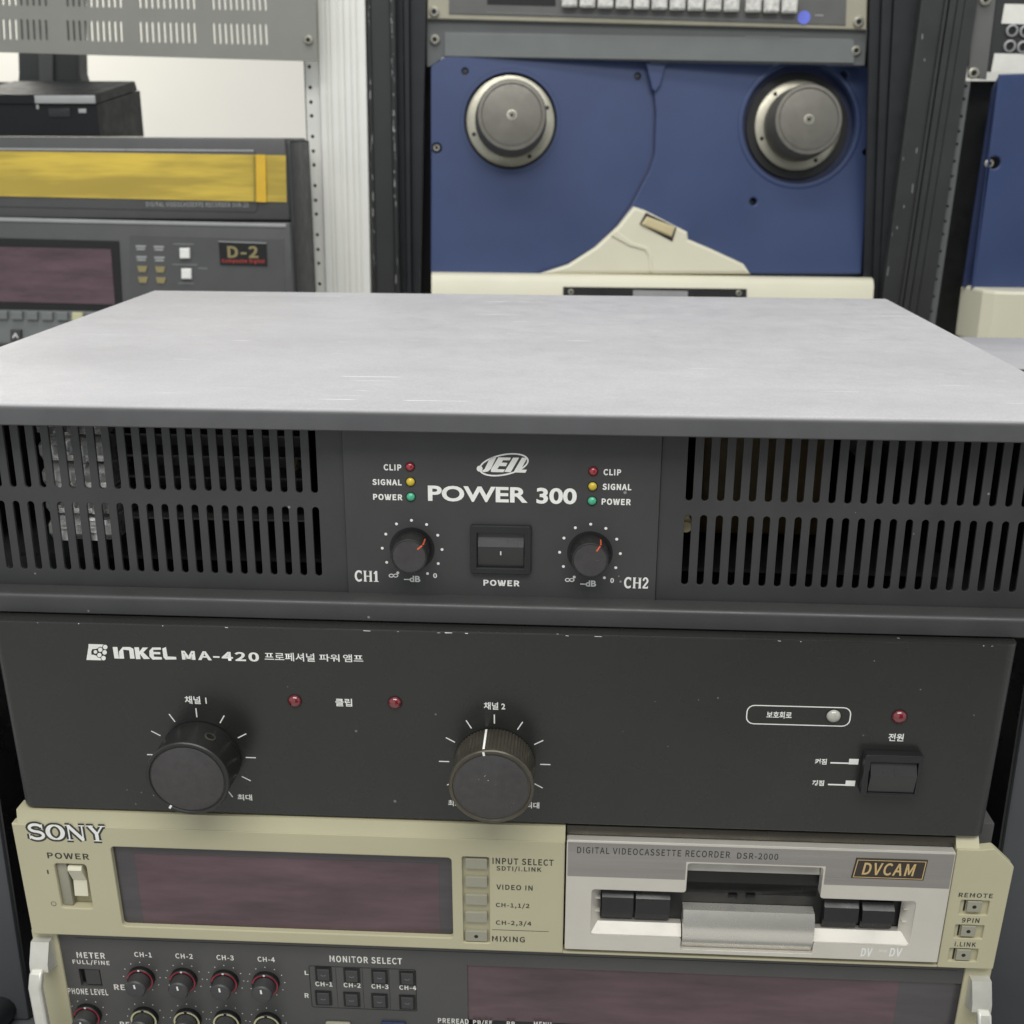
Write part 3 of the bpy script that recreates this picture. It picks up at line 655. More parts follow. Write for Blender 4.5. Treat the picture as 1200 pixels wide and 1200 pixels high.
# the brushed band printed across the top of the door
pb = [(D[0][0]+.5, bandv), (cu0-.8, bandv), (cu0-.8, ct+1.0), (cu1+.8, ct+1.0), (cu1+.8, bandv), (D[1][0]-.5, bandv), (D[1][0]-.5, vd1-1.0), (D[0][0]+.5, vd1-1.0)]
plate('brushed_band', FS, roundpoly(pb, .2), N0+.9, N0+1.27, M['band'], A3)
box('dark_top_strip', FS, udl+.3, udr-.4, vd1+.6, vt-.2+.4, N0-6, N0-2.2, M['bronze'], A3, bev=.3, label='dark bronze strip above the cassette door')
box('dark_slot', FS, udl+.1, udr-.1, vd0-1.5, vt, N0-14, N0-6.2, M['ring'], A3)
# concave top of the finger recess
arc = [(N0+.6-5.5*math.sin(math.radians(a)), ct-.2-7.0+7.0*math.cos(math.radians(a))) for a in range(0, 91, 15)]
fuu = [(-12, ct+.3), (-3.6, ct+.3), (-1.2, arc[-1][1]+.6), (-1.8, arc[-1][1]), (-12, arc[-1][1])]
add('finger_recess', prof_extrude(FS, fuu, cu0+.25, cu1-.25), M['silver'], A3)
# black slot interior with mechanism
box('cassette_slot', FS, cu0-1, cu1+1, FS.at(880, 1068, N0)[1], arc[-1][1]-.1, -9, -5.6, M['ultrab'], A3)
box('slot_flap', FS, cu0-.5, cu1+.5, FS.at(880, 1056, N0)[1]-1.5, FS.at(880, 1045, N0)[1], -5.5, -4.2, M['black'], A3, bev=.3)
for x in (859, 880): 
    u_, v_ = FS.at(x, 1052, -3); box('guide_pin', FS, u_-2, u_+2, v_-1, v_+1, -4.2, -3.4, M['ultrab'], A3, bev=.3)
# bulging silver flap at the bottom
ft = FS.at(870, 1073, N0+2)[1]; fb = vd0+2.4
fl = [(-4, fb)]+[(N0-2.2+4.6*math.sin(math.pi*(.06+.86*i/14))**.8, fb+(ft-fb)*i/14) for i in range(15)]+[(-4, ft)]
add('cassette_flap', prof_extrude(FS, fl, fu0+.3, fu1-.3), M['satin'], A3, sharp=50)
# side recess floors, keys in them
for (b, sgn, xs) in ((lo, -1, ((zc(268, 432), zc(424, 440), zc(424, 572), zc(266, 568)), (zc(430, 440), zc(602, 448), zc(602, 580), zc(430, 575)))),
                     (ro, 1, ((zd(252, 468), zd(424, 472), zd(422, 600), zd(262, 592)), (zd(436, 480), zd(592, 488), zd(590, 600), zd(436, 598))))):
    i0_, i1_ = (b[0], cu0+1) if sgn < 0 else (cu1-1, b[2])
    # sloping sill and end ramp
    add('recess_sill', prof_extrude(FS, [(N0+.6, b[1]-.3), (N0+.6, b[1]+.05), (-.9, b[1]+4.4), (-4, b[1]+4.4), (-4, b[1]-.3)], (b[0] if sgn < 0 else fu1+.1), (fu0-.1 if sgn < 0 else b[2])), M['silver'], A3)
    e = b[0] if sgn < 0 else b[2]; q = 4.2*sgn
    add('end_ramp', raw([(e, b[1], N0+.6), (e, b[3], N0+.6), (e-q, b[3], -2.2), (e-q, b[1]+3, -2.2)], [(0, 1, 2, 3)], FS), M['silver'], A3)
    for k in (.35, .68):
        vv = b[1]+3+(b[3]-b[1]-3)*k
        box('ramp_rib', FS, min(e-q*.9, e-q*.15), max(e-q*.9, e-q*.15), vv, vv+.5, -3, .6, M['silver'], A3, bev=.1)
    box('recess_back', FS, i0_, i1_, b[1], b[3], -8, -5.4, M['ring'], A3)
    for P in xs:
        kq = bounds(FS, P, 0)
        vm = kq[1]+(kq[3]-kq[1])*.32
        add('door_key', prof_extrude(FS, [(-5, kq[1]), (-1.4, kq[1]), (-.8, vm-.2), (1.3, vm+.3), (.5, kq[3]-2.6), (-2.2, kq[3]), (-5, kq[3])], kq[0]+.25, kq[2]-.25), M['black'], A3, sharp=20)
text('DIGITAL VIDEOCASSETTE RECORDER', FS, zc(150, 247), zc(893, 240), M['dkprint'], A3, n=N0+1.27, bold=.01)
text('DSR-2000', FS, zc(925, 274), zc(1127, 251), M['dkprint'], A3, n=N0+1.27, bold=.01)
bd = FS.ats([(1003.5, 1005.5), (1087.5, 1008), (1082, 1031.5), (997.3, 1028.5)], N0+1.3)
B_ = plate('badge', FS, bd, N0+1.2, N0+1.6, M['badge'], A3, bev=.1)
cxy = np.mean(bd, 0); ins = [tuple(cxy+(np.array(p)-cxy)*np.array((.95, .86))) for p in bd]
ink('badge_border', FS, N0+1.6, M['gold'], B_, strokes=[(ins, .35, True)])
text('DVCAM', FS, zd(438, 340), zd(696, 290), M['gold'], B_, n=N0+1.62, bold=.02, shear=.15)
for (x0, x1) in ((432, 492), (566, 632)): TA('DV', zd, x0, 683, x1, 724, m='white', n=N0+1.2, bold=.03, shear=.1)
TA('Mini', zd, 520, 688, 560, 704, m='white', n=N0+1.2, bold=.0)
# ---- lower control panel
NL = -2.5
vl0 = v_bot-1.0; VB = -262
pL = FS.at(66, 1150, NL)[0]-4; pR = FS.at(1128, 1160, NL)[0]+1.5
gp0, gp1 = FS.at(70, 1105, NL)[0], FS.at(1128, 1148, NL)[0]

w2 = bounds(FS, [(548, 1131), (1126, 1153), (1114, 1230), (548, 1215)], NL)
mtr = bounds(FS, [za(320, 670), za(408, 672), za(406, 742), za(322, 740)], NL)
msel = bounds(FS, [zb(83, 680), zb(522, 690), zb(520, 860), zb(86, 850)], NL)
plate('control_panel', FS, [rrect(gp0, VB, w2[0], vl0, .5), rrect(*mtr, .3)], NL-3, NL, M['sgrey'], A3)
box('window_border', FS, w2[0]+.01, gp1, w2[3], vl0, NL-3, NL, M['sgrey'], A3); box('window_border', FS, w2[2], gp1, VB, w2[3]-.01, NL-3, NL, M['sgrey'], A3)
box('panel_groove', FS, gp0+8, gp1-3, vl0-4.3, vl0-4.0, NL-.2, NL+.04, M['ring'], A3)
um_ = FS.at(1052, 1170, NL)[0]; us_ = FS.at(548, 1150, NL)[0]
box('display_window', FS, w2[0]-.5, um_, VB+59, w2[3]+.5, NL-2.6, NL-1.0, M['screen'], A3, label='purple smoked window in the lower panel')
box('display_window', FS, um_+.02, w2[2]+.5, VB+59, w2[3]+.5, NL-2.6, NL-1.0, M['screen2'], A3, label='grey smoked window in the lower panel')
q = bounds(FS, [za(340, 675), za(402, 676), za(400, 738), za(342, 735)], NL)
plate('meter_key', FS, rrect(q[0], q[1], q[2], q[3], .4), NL-3, NL-.6, M['rkey'], A3, bev=.3)
box('well', FS, mtr[0]-1, mtr[2]+1, mtr[1]-1, mtr[3]+1, NL-5, NL-3.1, M['ring'], A3)
TA('METER', za, 310, 603, 420, 628, m='label', n=NL, bold=0); TA('FULL/FINE', za, 294, 633, 439, 656, m='label', n=NL, bold=0)
TA('PHONE LEVEL', za, 275, 748, 432, 774, m='label', n=NL, bold=0); TA('RE', za, 460, 732, 500, 754, m='label', n=NL, bold=0); TA('RE', za, 484, 882, 520, 902, m='label', n=NL, bold=0)
for i, (x0, y0) in enumerate(((541, 602), (706, 608), (871, 614), (1036, 621))): TA('CH-%d' % (i+1), za, x0, y0, x0+67, y0+21, m='label', n=NL, bold=0)
def small_knob(c, cap, ring, lab, front=4.7, gap=False):
    u, v = FS.at(*c, NL); n1 = max(NL+9, min(height(FS, c, cap, NL), NL+16))
    K = lathe('level_knob', FS, u, v, [(front, NL), (front, n1-.8), (front-.5, n1-.1), (front-.9, n1)], M['rkey'], A3, seg=48, label=lab, ribs=1, rib=.12, n_rib=(NL+2.6, n1-1))
    lathe('skirt', FS, u, v, [(6.3, NL-.05), (6.3, NL+2.2), (6.0, NL+2.6), (front, NL+2.6)], M['ring'], K, seg=48)
    if gap:
        for a0, a1 in ((97, 200), (-60, 83)):
            ink('ring', FS, NL+2.62, ring, K, strokes=[(arcp(u, v, 5.75, 5.75, a0, a1, 20), .85, False)])
    else: ink('ring', FS, NL+2.62, ring, K, strokes=[(arcp(u, v, 5.8, 5.8, -60, 170, 30), .6, False)])
    if not gap: ink('ring_mark', FS, NL+2.7, M['white'], K, polys=[circ(u, v+5.9, .55, 10)])
    ink('pointer', FS, n1, M['white'], K, strokes=[([(u+.1, v+.9), (u-.1, v+3.2)], .8, False)])
    ink('dial_scale', FS, NL, M['label'], A3, polys=[circ(u+8.6*math.cos(math.radians(t)), v+8.6*math.sin(math.radians(t)), .28, 8) for t in range(-60, 241, 30)])
for i, (bx, by, fx_, fy) in enumerate(((570, 702, 556, 742), (740, 708, 722, 749), (906, 715, 891, 756), (1070, 722, 1054, 762))):
    small_knob(za(bx, by), za(fx_, fy), M['redring'], ['first', 'second', 'third', 'fourth'][i]+' red-ringed record level knob')
for i, (bx, by) in enumerate(((585, 862), (757, 868), (915, 875), (1077, 884))):
    small_knob(za(bx, by), za(bx-15, by+42), M['yelring'], ['first', 'second', 'third', 'fourth'][i]+' cream-ringed playback level knob', gap=True)
small_knob(za(357, 850), za(343, 890), M['redring'], 'phone level knob')
# monitor select keys
ink('key_outline', FS, NL, M['ring'], A3, strokes=[(rrect(*msel, .8), .35, True)]+[([((msel[0]+(msel[2]-msel[0])*k/4), msel[1]+.5), ((msel[0]+(msel[2]-msel[0])*k/4), msel[3]-.5)], .2, False) for k in (1, 2, 3)])
TA('MONITOR SELECT', zb, 164, 637, 462, 668, m='label', n=NL, bold=.01)
TA('L', zb, 61, 697, 75, 714, m='label', n=NL, bold=0); TA('R', zb, 61, 790, 77, 809, m='label', n=NL, bold=0)
for i, x in enumerate((138, 255, 370, 485)):
    TA('CH-%d' % (i+1), zb, x-33, 742+5*i, x+36, 762+5*i, m='label', n=NL, bold=0)
    for y in (710+5.5*i, 808+6*i):
        b = bounds(FS, [zb(x-33, y-29), zb(x+34, y-28), zb(x+34, y+29), zb(x-33, y+28)], NL)
        S_ = plate('monitor_key', FS, [rect(*b), rrect(b[0]+.7, b[1]+.5, b[2]-.7, b[3]-.7, .3)], NL+.02, NL+.5, M['ring'], A3)
        plate('key_top', FS, rrect(b[0]+.9, b[1]+.7, b[2]-.9, b[3]-.9, .3), NL+.02, NL+1.0, M['rkey'], S_, bev=.3)
        ink('dimple_mark', FS, NL+1.0, M['blank_in'], S_, strokes=[(arcp((b[0]+b[2])/2, (b[1]+b[3])/2+.3, 1.1, .7, 190, 350, 8), .35, False)])  # pale arc paints the curved highlight on the key top
for k, x0 in enumerate((150, 378)):
    b = bounds(FS, [zb(x0, 903), zb(x0+105, 906), zb(x0+100, 960), zb(x0, 960)], NL)
    plate('mode_key', FS, rrect(b[0], b[1], b[2], b[3], 1), NL, NL+1.6, (M['bkey'], M['blue_d'])[k], A3, bev=.5)
TA('PREREAD', zb, 612, 894, 738, 916, m='label', n=NL, bold=0); TA('PB/EE', zb, 757, 901, 836, 922, m='label', n=NL, bold=0); TA('RB', zb, 896, 907, 930, 926, m='label', n=NL, bold=0); TA('MENU', zb, 1008, 908, 1080, 930, m='label', n=NL, bold=0)
# cheeks, cabinet and handles
cL0, cR1 = FS.at(40, 1110, NL+1)[0], FS.at(1160, 1150, NL+1)[0]
box('side_cheek', FS, cL0, gp0-.1, VB, vl0+.3, NL-6, NL+1, M['beige'], A3, bev=.6, label='beige side cheek, left'); box('side_cheek', FS, gp1+.1, cR1, VB, vl0+.3, NL-6, NL+1, M['beige'], A3, bev=.6, label='beige side cheek, right')
box('cabinet', FS, UL+3, UR-3, VB, vt-1.5, -330, -14.5, M['sgrey'], A3, bev=1)
for s, c0, c1, px_ in ((-1, cL0, gp0, 30), (1, gp1, cR1, 1152)):
    um2 = (c0+c1)/2+s*.5; vtop = vl0-(3.2 if s < 0 else 5.5)
    H = add('handle', prof_extrude(FS, [(NL+1, vtop), (NL+5, vtop), (NL+9.5, vtop-9), (NL+10, vtop-13), (NL+1, vtop-16)], um2-4.2, um2+4.2), M['handle'], A3, label=('left' if s < 0 else 'right')+' pull handle')
    add('grip', prof_extrude(FS, [(NL+9.3, vtop-11), (NL+12.5, vtop-12.5), (NL+15.5, vtop-18), (NL+16, VB+20), (NL+12, VB+20), (NL+12, vtop-19), (NL+10.4, vtop-16)], um2-3.0+s*.8, um2+3.0+s*.8), M['handle'], H)
    bm = bmesh.new(); g_ = H.children[0].data; bm.from_mesh(g_); bmesh.ops.bevel(bm, geom=[e for e in bm.edges if e.calc_face_angle(0) > .9], offset=.0011, segments=3, profile=.5, affect='EDGES'); bm.to_mesh(g_); bm.free()
    for p_ in g_.polygons: p_.use_smooth = True
# ================================================================== room behind and below
def U3(fr, px, py, n=0): return fr.at(px, py, n)
bn = box('bench', Frame((0, 0, 0), (1, 0, 0), (0, 0, 1), (0, -1, 0)), -520, 520, -300, -264, -400, 30, M['bench'], None, bev=3)
tag(bn, 'dark grey bench top under the stack of equipment', 'bench')
W0 = Frame((0, 0, 0), (1, 0, 0), (0, 0, 1), (0, -1, 0))
fl = box('floor', W0, -5000, 5000, -960, -950, -4000, 3000, M['floor']); tag(fl, 'light grey floor of the room', None, None, 'structure'); 
wl = box('back_wall', W0, -5000, 5000, -949, 1800, -2110, -2100, M['wall']); tag(wl, 'pale cream wall behind the racks', None, None, 'structure')
def pplate(name, fr, pts, dep, m, parent, bev=0.0, n=0, label=None, holes=(), cat=None, group=None):
    L = [fr.ats(pts, n)]+[h for h in holes]
    o = plate(name, fr, L, n-dep, n, m, parent, bev=bev, label=label)
    if cat: o['category'] = cat
    if group: o['group'] = group
    return o
def screw(fr, px, py, n, r, parent, m='screw'):
    u, v = fr.at(px, py, n); s = lathe('screw', fr, u, v, [(r, n-.2), (r, n+.5*r), (r*.7, n+.8*r), (r*.55, n+.8*r), (r*.5, n+.4*r)], M[m], parent, seg=20)
    lathe('socket', fr, u, v, [(r*.5, n+.2), (r*.5, n+.45*r)], M['ring'], s, seg=6); return s
# ---- blue reel deck
TD = thing('tape_deck', FD.w(0, -110, 0), 'blue reel-to-reel tape deck with two grey hubs and a cream head cover', 'tape deck')
hubs = {}
h1 = [(545, 83.5, 2.2), (747.3, 89.3, 2.2), (987.7, 89.3, 2.3), (881.7, 236.7, 2.3)]
outl = [(505, 78), (521, 66.5), (1015, 76), (1025.5, 84), (1009, 322), (505, 320)]
cuts = []
for (x, y, r_) in h1+[(1012.5, 179, 2.9), (511.7, 173.5, 3.0)]:
    u, v = FD.at(x, y); cuts.append(circ(u, v, r_*1.7 if x < 1000 and x > 520 else r_*1.9, 20))
RL, RR = 50.0, 60.5
cL = FD.at(598.3, 142); cR = FD.at(935.5, 147)
k_ = np.linalg.norm(np.array(FD.at(650, 142))-np.array(FD.at(598.3, 142)))
hub_r = k_
cuts += [circ(cL[0], cL[1], k_*1.05, 48)]
out_main = FD.ats(outl)
# base plate (left level) with holes, right field raised 3 mm with a curved edge
plate('deck_plate', FD, [roundpoly(out_main, 3)]+[c for c in cuts[:6]]+[cuts[6], circ(cR[0], cR[1], k_*1.3, 48)], -4, 0, M['blue'], TD, bev=.6)
seam = [(762, 73), (766, 107), (768.3, 133), (767, 180), (761, 200), (753, 215), (740, 240), (722, 266), (700, 290), (668, 308), (630, 320)]
rp = FD.ats(seam+[(1009, 321), (1024.5, 85), (1014, 77.5)], 3)
plate('raised_field', FD, [rp, circ(FD.at(881.7, 236.7)[0], FD.at(881.7, 236.7)[1], 4.0, 20), circ(FD.at(987.7, 89.3)[0], FD.at(987.7, 89.3)[1], 4.0, 20), circ(FD.at(1012.5, 179)[0], FD.at(1012.5, 179)[1], 5.3, 20), circ(cR[0], cR[1], k_*1.3, 48)], .05, 5.0, M['blue'], TD, bev=1.6)
ink('seam_shade', FD, 0.0, M['blue_d'], TD, strokes=[(FD.ats([(x-1.4, y) for x, y in seam], 0), 3.4, False)])  # flat dark ribbon paints the shadow along the raised field's edge
pplate('corner_rib', FD, [(757, 73.5), (781, 74), (774, 100), (768, 108), (764, 104)], 3, M['blue'], TD, n=8.5, bev=1.5)
box('deck_back', FD, out_main[0][0]+1, out_main[3][0]-4, out_main[5][1], out_main[1][1]-1, -40, -9, M['blue_d'], TD)
for (x, y, r_) in h1[:4]:
    u, v = FD.at(x, y); lathe('bolt', FD, u, v, [(r_*1.4, -9), (r_*1.4, -2.5), (r_*.8, -2.2)], M['rackin'], TD, seg=20)
screw(FD, 511.7, 173.5, -6, 4.2, TD)
for nm, c, cap_px, ring in (('left', cL, (600.5, 131.5), 0), ('right', cR, (952.5, 137.0), 1)):
    base = proj(FD.w(c[0], c[1], 0)); hh = height(FD, base, cap_px, 0); hh = max(14, min(hh, 32)); hh *= 1.25
    Hb = lathe('reel_hub', FD, c[0], c[1], [(k_*.99, -6), (k_*.99, -1), (k_*.95, 0), (k_*.78, .6)], M['hubp'], TD, seg=64, label=nm+' reel hub')
    lathe('hub_body', FD, c[0], c[1], [(k_*.80, .5), (k_*.80, hh*.35), (k_*.77, hh*.42), (k_*.77, hh*.9), (k_*.74, hh), (k_*.67, hh+.3), (k_*.655, hh-.8)], M['hub'], Hb, seg=64)
    lathe('hub_disc', FD, c[0], c[1], [(k_*.64, hh-1.2), (k_*.64, hh-.2), (k_*.62, hh), (.1, hh)], M['hub'], Hb, seg=64)
    lathe('centre_screw', FD, c[0], c[1], [(5.2, hh), (5.2, hh+.5), (4.2, hh+.6), (4.0, hh-.2), (2.6, hh-.1), (2.6, hh+.5)], M['screw'], Hb, seg=24)
    lathe('screw_socket', FD, c[0], c[1], [(2.2, hh+.2), (2.2, hh+.7)], M['ring'], Hb, seg=6)
    for t in (200, 300, 130 if ring else 20):
        a_ = math.radians(t); lathe('flange_bolt', FD, c[0]+k_*.88*math.cos(a_), c[1]+k_*.88*math.sin(a_), [(2.2, -.2), (2.2, .7), (1.2, .5)], M['ring'], Hb, seg=12)
    lathe('rim_groove', FD, c[0], c[1], [(k_*(1.17 if ring else 1.045), -7), (k_*(1.17 if ring else 1.045), -5)], M['ring'], TD, seg=48)  # black disc paints the shade in the recess round the hub
    w_ = 1.27 if ring else 1.14
    ink('moulded_ring', FD, 3.0 if ring else 0, M['blue_d'], TD, strokes=[(circ(c[0], c[1], k_*w_, 64), .8, True)]) if not ring else lathe('moulded_ring', FD, c[0], c[1], [(k_*1.42, 4.9), (k_*1.40, 6.0), (k_*1.36, 6.4), (k_*1.31, 6.0), (k_*1.31, -1)], M['blue'], TD, seg=72, caps=False)
ys = bounds(FD, [(941, 128), (942, 138), (947, 138), (946, 128)], hh)
# cream head cover and base shroud
cov = [(631, 321), (666, 309.5), (698, 289), (725, 264), (736, 250), (743, 241.5), (756, 246), (806, 271.5), (807, 280), (833, 291), (872, 309), (880, 321)]
pplate('head_cover', FD, cov, 22, M['cream'], TD, n=24, bev=3.5)
pplate('cover_rib', FD, [(722, 270), (741, 284), (760, 290), (764, 298), (765, 318), (761, 318), (760, 300), (756, 293), (738, 288), (716, 276)], 2.2, M['cream'], TD, n=25.6, bev=.8)
rl_ = FD.ats([(757, 249), (793, 266.5), (788, 283), (749.5, 262.5)], 25)
plate('roller_window', FD, rl_, 23.9, 24.6, M['ring'], TD)
c_ = np.mean(rl_, 0); plate('roller', FD, [tuple(c_+(np.array(p)-c_)*np.array((.93, .72))) for p in rl_], 22, 27.5, M['cream2'], TD, bev=2)
sh0, sh1 = FD.at(505, 319, 0), FD.at(1022, 327, 0)
SB = [(0, sh0[1]-45), (0, sh0[1]-.5), (24, sh0[1]-.5), (30, sh0[1]-3.5), (33, sh0[1]-10), (33, sh0[1]-45)]
ul_, ur_ = FD.at(506, 330, 24)[0], FD.at(1021, 332, 24)[0]
add('base_shroud', prof_extrude(FD, SB, ul_, ur_), M['cream'], TD)
pplate('name_recess', FD, [(660, 336), (875, 338.5), (875, 375), (660, 375)], 1.0, M['ring'], TD, n=34, label='dark strip in the cream shroud')
for x, y in ((669, 342), (865.5, 343.5)): screw(FD, x, y, 34, 3.0, TD)
pplate('strip_plate', FD, [(742, 340), (806, 341), (806, 375), (742, 375)], .8, M['strip'], TD, n=34.7)
# ---- blank panel and switcher above it
BP = thing('blank_panel', FB.w(*FB.at(757, 75)), 'grey blank rack panel above the blue tape deck', 'rack panel')
pplate('panel', FB, [(500.5, 20), (1016.5, 33), (1013, 76.5), (519, 67), (505, 77.5), (500.5, 78)], 3, M['blank'], BP, n=-2)
pplate('plate', FB, [(521, 38), (998, 45.5), (1001, 48), (1001, 74), (521, 66)], 2, M['blank_in'], BP, n=.2, bev=.5)
screw(FB, 509.8, 46.5, -2, 5.2, BP); screw(FB, 1002.8, 59.5, -2, 5.0, BP)
pplate('paper_scrap', FB, [(873, 41.8), (914, 42.8), (914, 45), (873, 44)], .3, M['blank_in'], BP, n=.6)
SW = thing('video_switcher', FB.w(*FB.at(757, 30)), 'switcher panel with a row of worn white keys and a blue dot sticker', 'control panel')
pplate('frame', FB, [(501, -60), (1018, -60), (1015.5, 35), (501, 22)], 10, M['ear'], SW, n=4, bev=1.2)
pplate('face', FB, [(527, -60), (993.5, -60), (991, 29.5), (526, 16)], 2, M['swp'], SW, n=5.2, bev=.4)
for x, y in ((509, 14), (1005.8, 26)): screw(FB, x, y, 4, 5.4, SW)
for i in range(13):
    x = 658.3+21.05*i+(4.5 if i > 9 else 0)
    b = bounds(FB, [(x, -10+.027*(x-658)), (x+18.2, -10+.027*(x-658)), (x+18.2, 9+.027*(x-658)), (x, 9+.027*(x-658))], 8)
    plate('key', FB, rrect(*b, 1.5), 5, 15, M['wkey'], SW, bev=2.0)
pplate('slot_window', FB, [(571, -20), (651, -20), (651, 7), (571, 5)], .8, M['ring'], SW, n=5.7)
for x0, x1 in ((571, 650), (656, 865), (874, 930)):
    pplate('legend_strip', FB, [(x0, 14+.027*(x0-571)), (x1, 14+.027*(x1-571)), (x1, 15.2+.027*(x1-571)), (x0, 15.2+.027*(x0-571))], .3, M['blank_in'], SW, n=5.5)
u, v = FB.at(942.3, 20.5, 6); lathe('dot_sticker', FB, u, v, [(6.6, 5.2), (6.6, 5.6)], M['sticker'], SW, seg=28)
pplate('legend_strip', FB, [(955, 17), (965, 17.2), (965, 19), (955, 18.8)], .3, M['strip'], SW, n=5.5)
text('VIDEO SWITCHER', FB, (948, 8), (988, 4), M['strip'], SW, n=5.2, bold=0) if 0 else None
# ---- rack frames
g_post = 'upright posts of the equipment racks'
def post(name, fr, strips, base, label, cat='rack post'):
    T = thing(name, base, label, cat)
    for (nm, pts, dep, m, n, bev) in strips: pplate(nm, fr, pts, dep, M[m], T, n=n, bev=bev)
    return T
FP = bgframe(880)
lower = 640
def ext(x0t, x1t, x0b, x1b, yb=336, y2=470, yt=-40):
    """strip given by its edges at y=0 and y=yb, drawn on above and below"""
    f = lambda a, b, y: a+(b-a)*y/yb
    return [(f(x0t, x0b, yt), yt), (f(x1t, x1b, yt), yt), (f(x1t, x1b, y2), y2), (f(x0t, x0b, y2), y2)]
ps = [('core', ext(372, 427.5, 382, 434), 60, 'post', 0, 0)]
xs = [(372, 379), (381, 384.5), (386, 393.5), (396, 401), (402.5, 409), (411, 416), (418, 427.5)]
for a_, b_ in xs:
    f = lambda x: 382+(x-372)*(52/55.5)
    ps.append(('flute', ext(a_, b_, f(a_), f(b_)), 3, 'post', 2.2, .8))
post('rack_post', FP, ps, FP.w(*FP.at(410, 470)), 'white fluted aluminium rack post left of the black post')
T = thing('rack_rail', FP.w(*FP.at(368, 470)), 'narrow white rail with a row of mounting holes left of the fluted post', 'rack rail')
hl = []
for k in range(22):
    y = 62+19.2*k+(-3 if k % 3 == 1 else 2 if k % 3 == 2 else 0); x = 362.4+(374.6-362.4)*(y-80)/256
    u, v = FP.at(x, y, -6); hl.append(circ(u, v, 2.0, 10))
pplate('rail', FP, ext(354.5, 371.6, 366.5, 381.6, y2=500), 3, M['post'], T, n=-6, holes=hl)
pplate('rail_back', FP, ext(353, 371, 366, 381, y2=500), 2, M['ring'], T, n=-12)
post('rack_post', FP, [('outer_edge', ext(430, 433.5, 438, 441), 30, 'rack', 3, 1), ('face', ext(433.5, 456, 441, 462.5), 60, 'rackg', 0, 0), ('inner_edge', ext(456, 463, 462.5, 468), 30, 'rack', 5, 2)],
     FP.w(*FP.at(450, 470)), 'charcoal rack post with a chipped edge beside the white post')
post('rack_rail', FP, [('rail', ext(463.5, 472, 468.5, 476), 5, 'rackin', -10, .5), ('rail', ext(473, 479, 477, 482), 5, 'rackin', -7, .5), ('rail', ext(480, 499.5, 483, 492), 5, 'rackin', -14, .5), ('inner_wall', ext(462, 507, 468, 507), 4, 'ring', -60, 0)],
     FP.w(*FP.at(480, 470)), 'black ribbed inner rails just left of the blue tape deck', 'rack rail')
FR = bgframe(870)
post('rack_rail', FR, [('inner_wall', ext(1012, 1090, 1000, 1040), 4, 'ring', -60, 0), ('rail', ext(1020, 1032, 1012, 1022), 5, 'rackin', -22, .5), ('rail', ext(1034, 1046, 1023, 1030), 5, 'rackin', -16, .5), ('rail', ext(1048, 1078, 1031, 1034), 5, 'rackin', -12, .5)],
     FR.w(*FR.at(1040, 470)), 'black inner rails just right of the blue tape deck', 'rack rail')
post('rack_post', FR, [('face', ext(1080, 1108, 1034, 1055.5, 350), 70, 'rackg', 0, 1.5), ('edge', ext(1108, 1112, 1055.5, 1059, 350), 30, 'rackg', 3, 1)],
     FR.w(*FR.at(1060, 470)), 'charcoal rack post right of the blue tape deck, scratched')
post('rack_post', FR, [('face', ext(1113.5, 1122, 1060, 1067, 350), 70, 'rackg', 1.5, 1), ('face', ext(1122.6, 1131, 1067.6, 1076, 350), 70, 'rackg', 0, .5), ('face', ext(1131.6, 1146, 1076.6, 1093, 350), 70, 'rackg', 0, .5), ('gap_wall', ext(1104, 1116, 1052, 1063, 350), 4, 'ring', -20, 0)],
     FR.w(*FR.at(1080, 470)), 'charcoal rack post carrying the second rack at the right')
T = thing('rack_rail', FR.w(*FR.at(1095, 470)), 'perforated grey rail at the left side of the right-hand rack', 'rack rail')
hl = []
for k in range(18):
    y = 101+17.6*k+(-2.5 if k % 3 == 1 else 0); x = 1132.5+(1091.5-1132.5)*(y-97)/266
    u, v = FR.at(x, y, -4); hl.append(circ(u, v, 1.7, 8))
pplate('rail', FR, [(1130, 95), (1137.5, 95), (1093.5, 395), (1085, 395)], 3, M['blank'], T, n=-4, holes=hl)
pplate('rail_back', FR, [(1128, 95), (1190, 95), (1160, 440), (1080, 440)], 3, M['ring'], T, n=-40)
# ---- right hand rack gear
F2 = bgframe(880)
TD2 = thing('tape_deck', F2.w(*F2.at(1180, 400)), 'second blue tape deck with cream base, cut off at the right side', 'tape deck')
out2 = [(1171, 87), (1260, 84), (1250, 345), (1138.5, 340)]
u, v = F2.at(1160.5, 190.5, 20)
pplate('deck_plate', F2, out2, 4, M['blue'], TD2, n=24, bev=1.5, holes=[circ(u+3, v, 6.2, 20)])
pplate('deck_side', F2, [(1163, 105), (1172, 87), (1140, 340), (1128, 336)], 3, M['blue_d'], TD2, n=10)
screw(F2, 1158.5, 191.5, 18, 4.4, TD2)
F2s = F2
s0 = F2.at(1131, 333, 24); s1 = F2.at(1152, 338, 50)
zt_ = s0[1]; 
cu = F2.at(1128, 333, 5)[0]
pts = [(F2.at(1127, 333, 0)[0], 0), (F2.at(1152, 341, 46)[0], 46), (F2.at(1166, 344, 56)[0], 56), (F2.at(1185, 350, 60)[0], 60), (F2.at(1300, 350, 60)[0], 60), (F2.at(1300, 350, 60)[0], 0)]
fpl = Frame(F2.O, F2.U, F2.N, F2.V)
plate('base_shroud', fpl, pts, zt_-60, zt_-3, M['cream'], TD2, bev=3)
PP = thing('patch_panel', F2.w(*F2.at(1180, 90)), 'dark patch panel with paper labels and round jacks at the top right', 'patch panel')
pplate('ear_plate', F2, [(1143.5, -40), (1172, -40), (1156, 93), (1134.5, 91)], 4, M['swp'], PP, n=6, bev=.6)
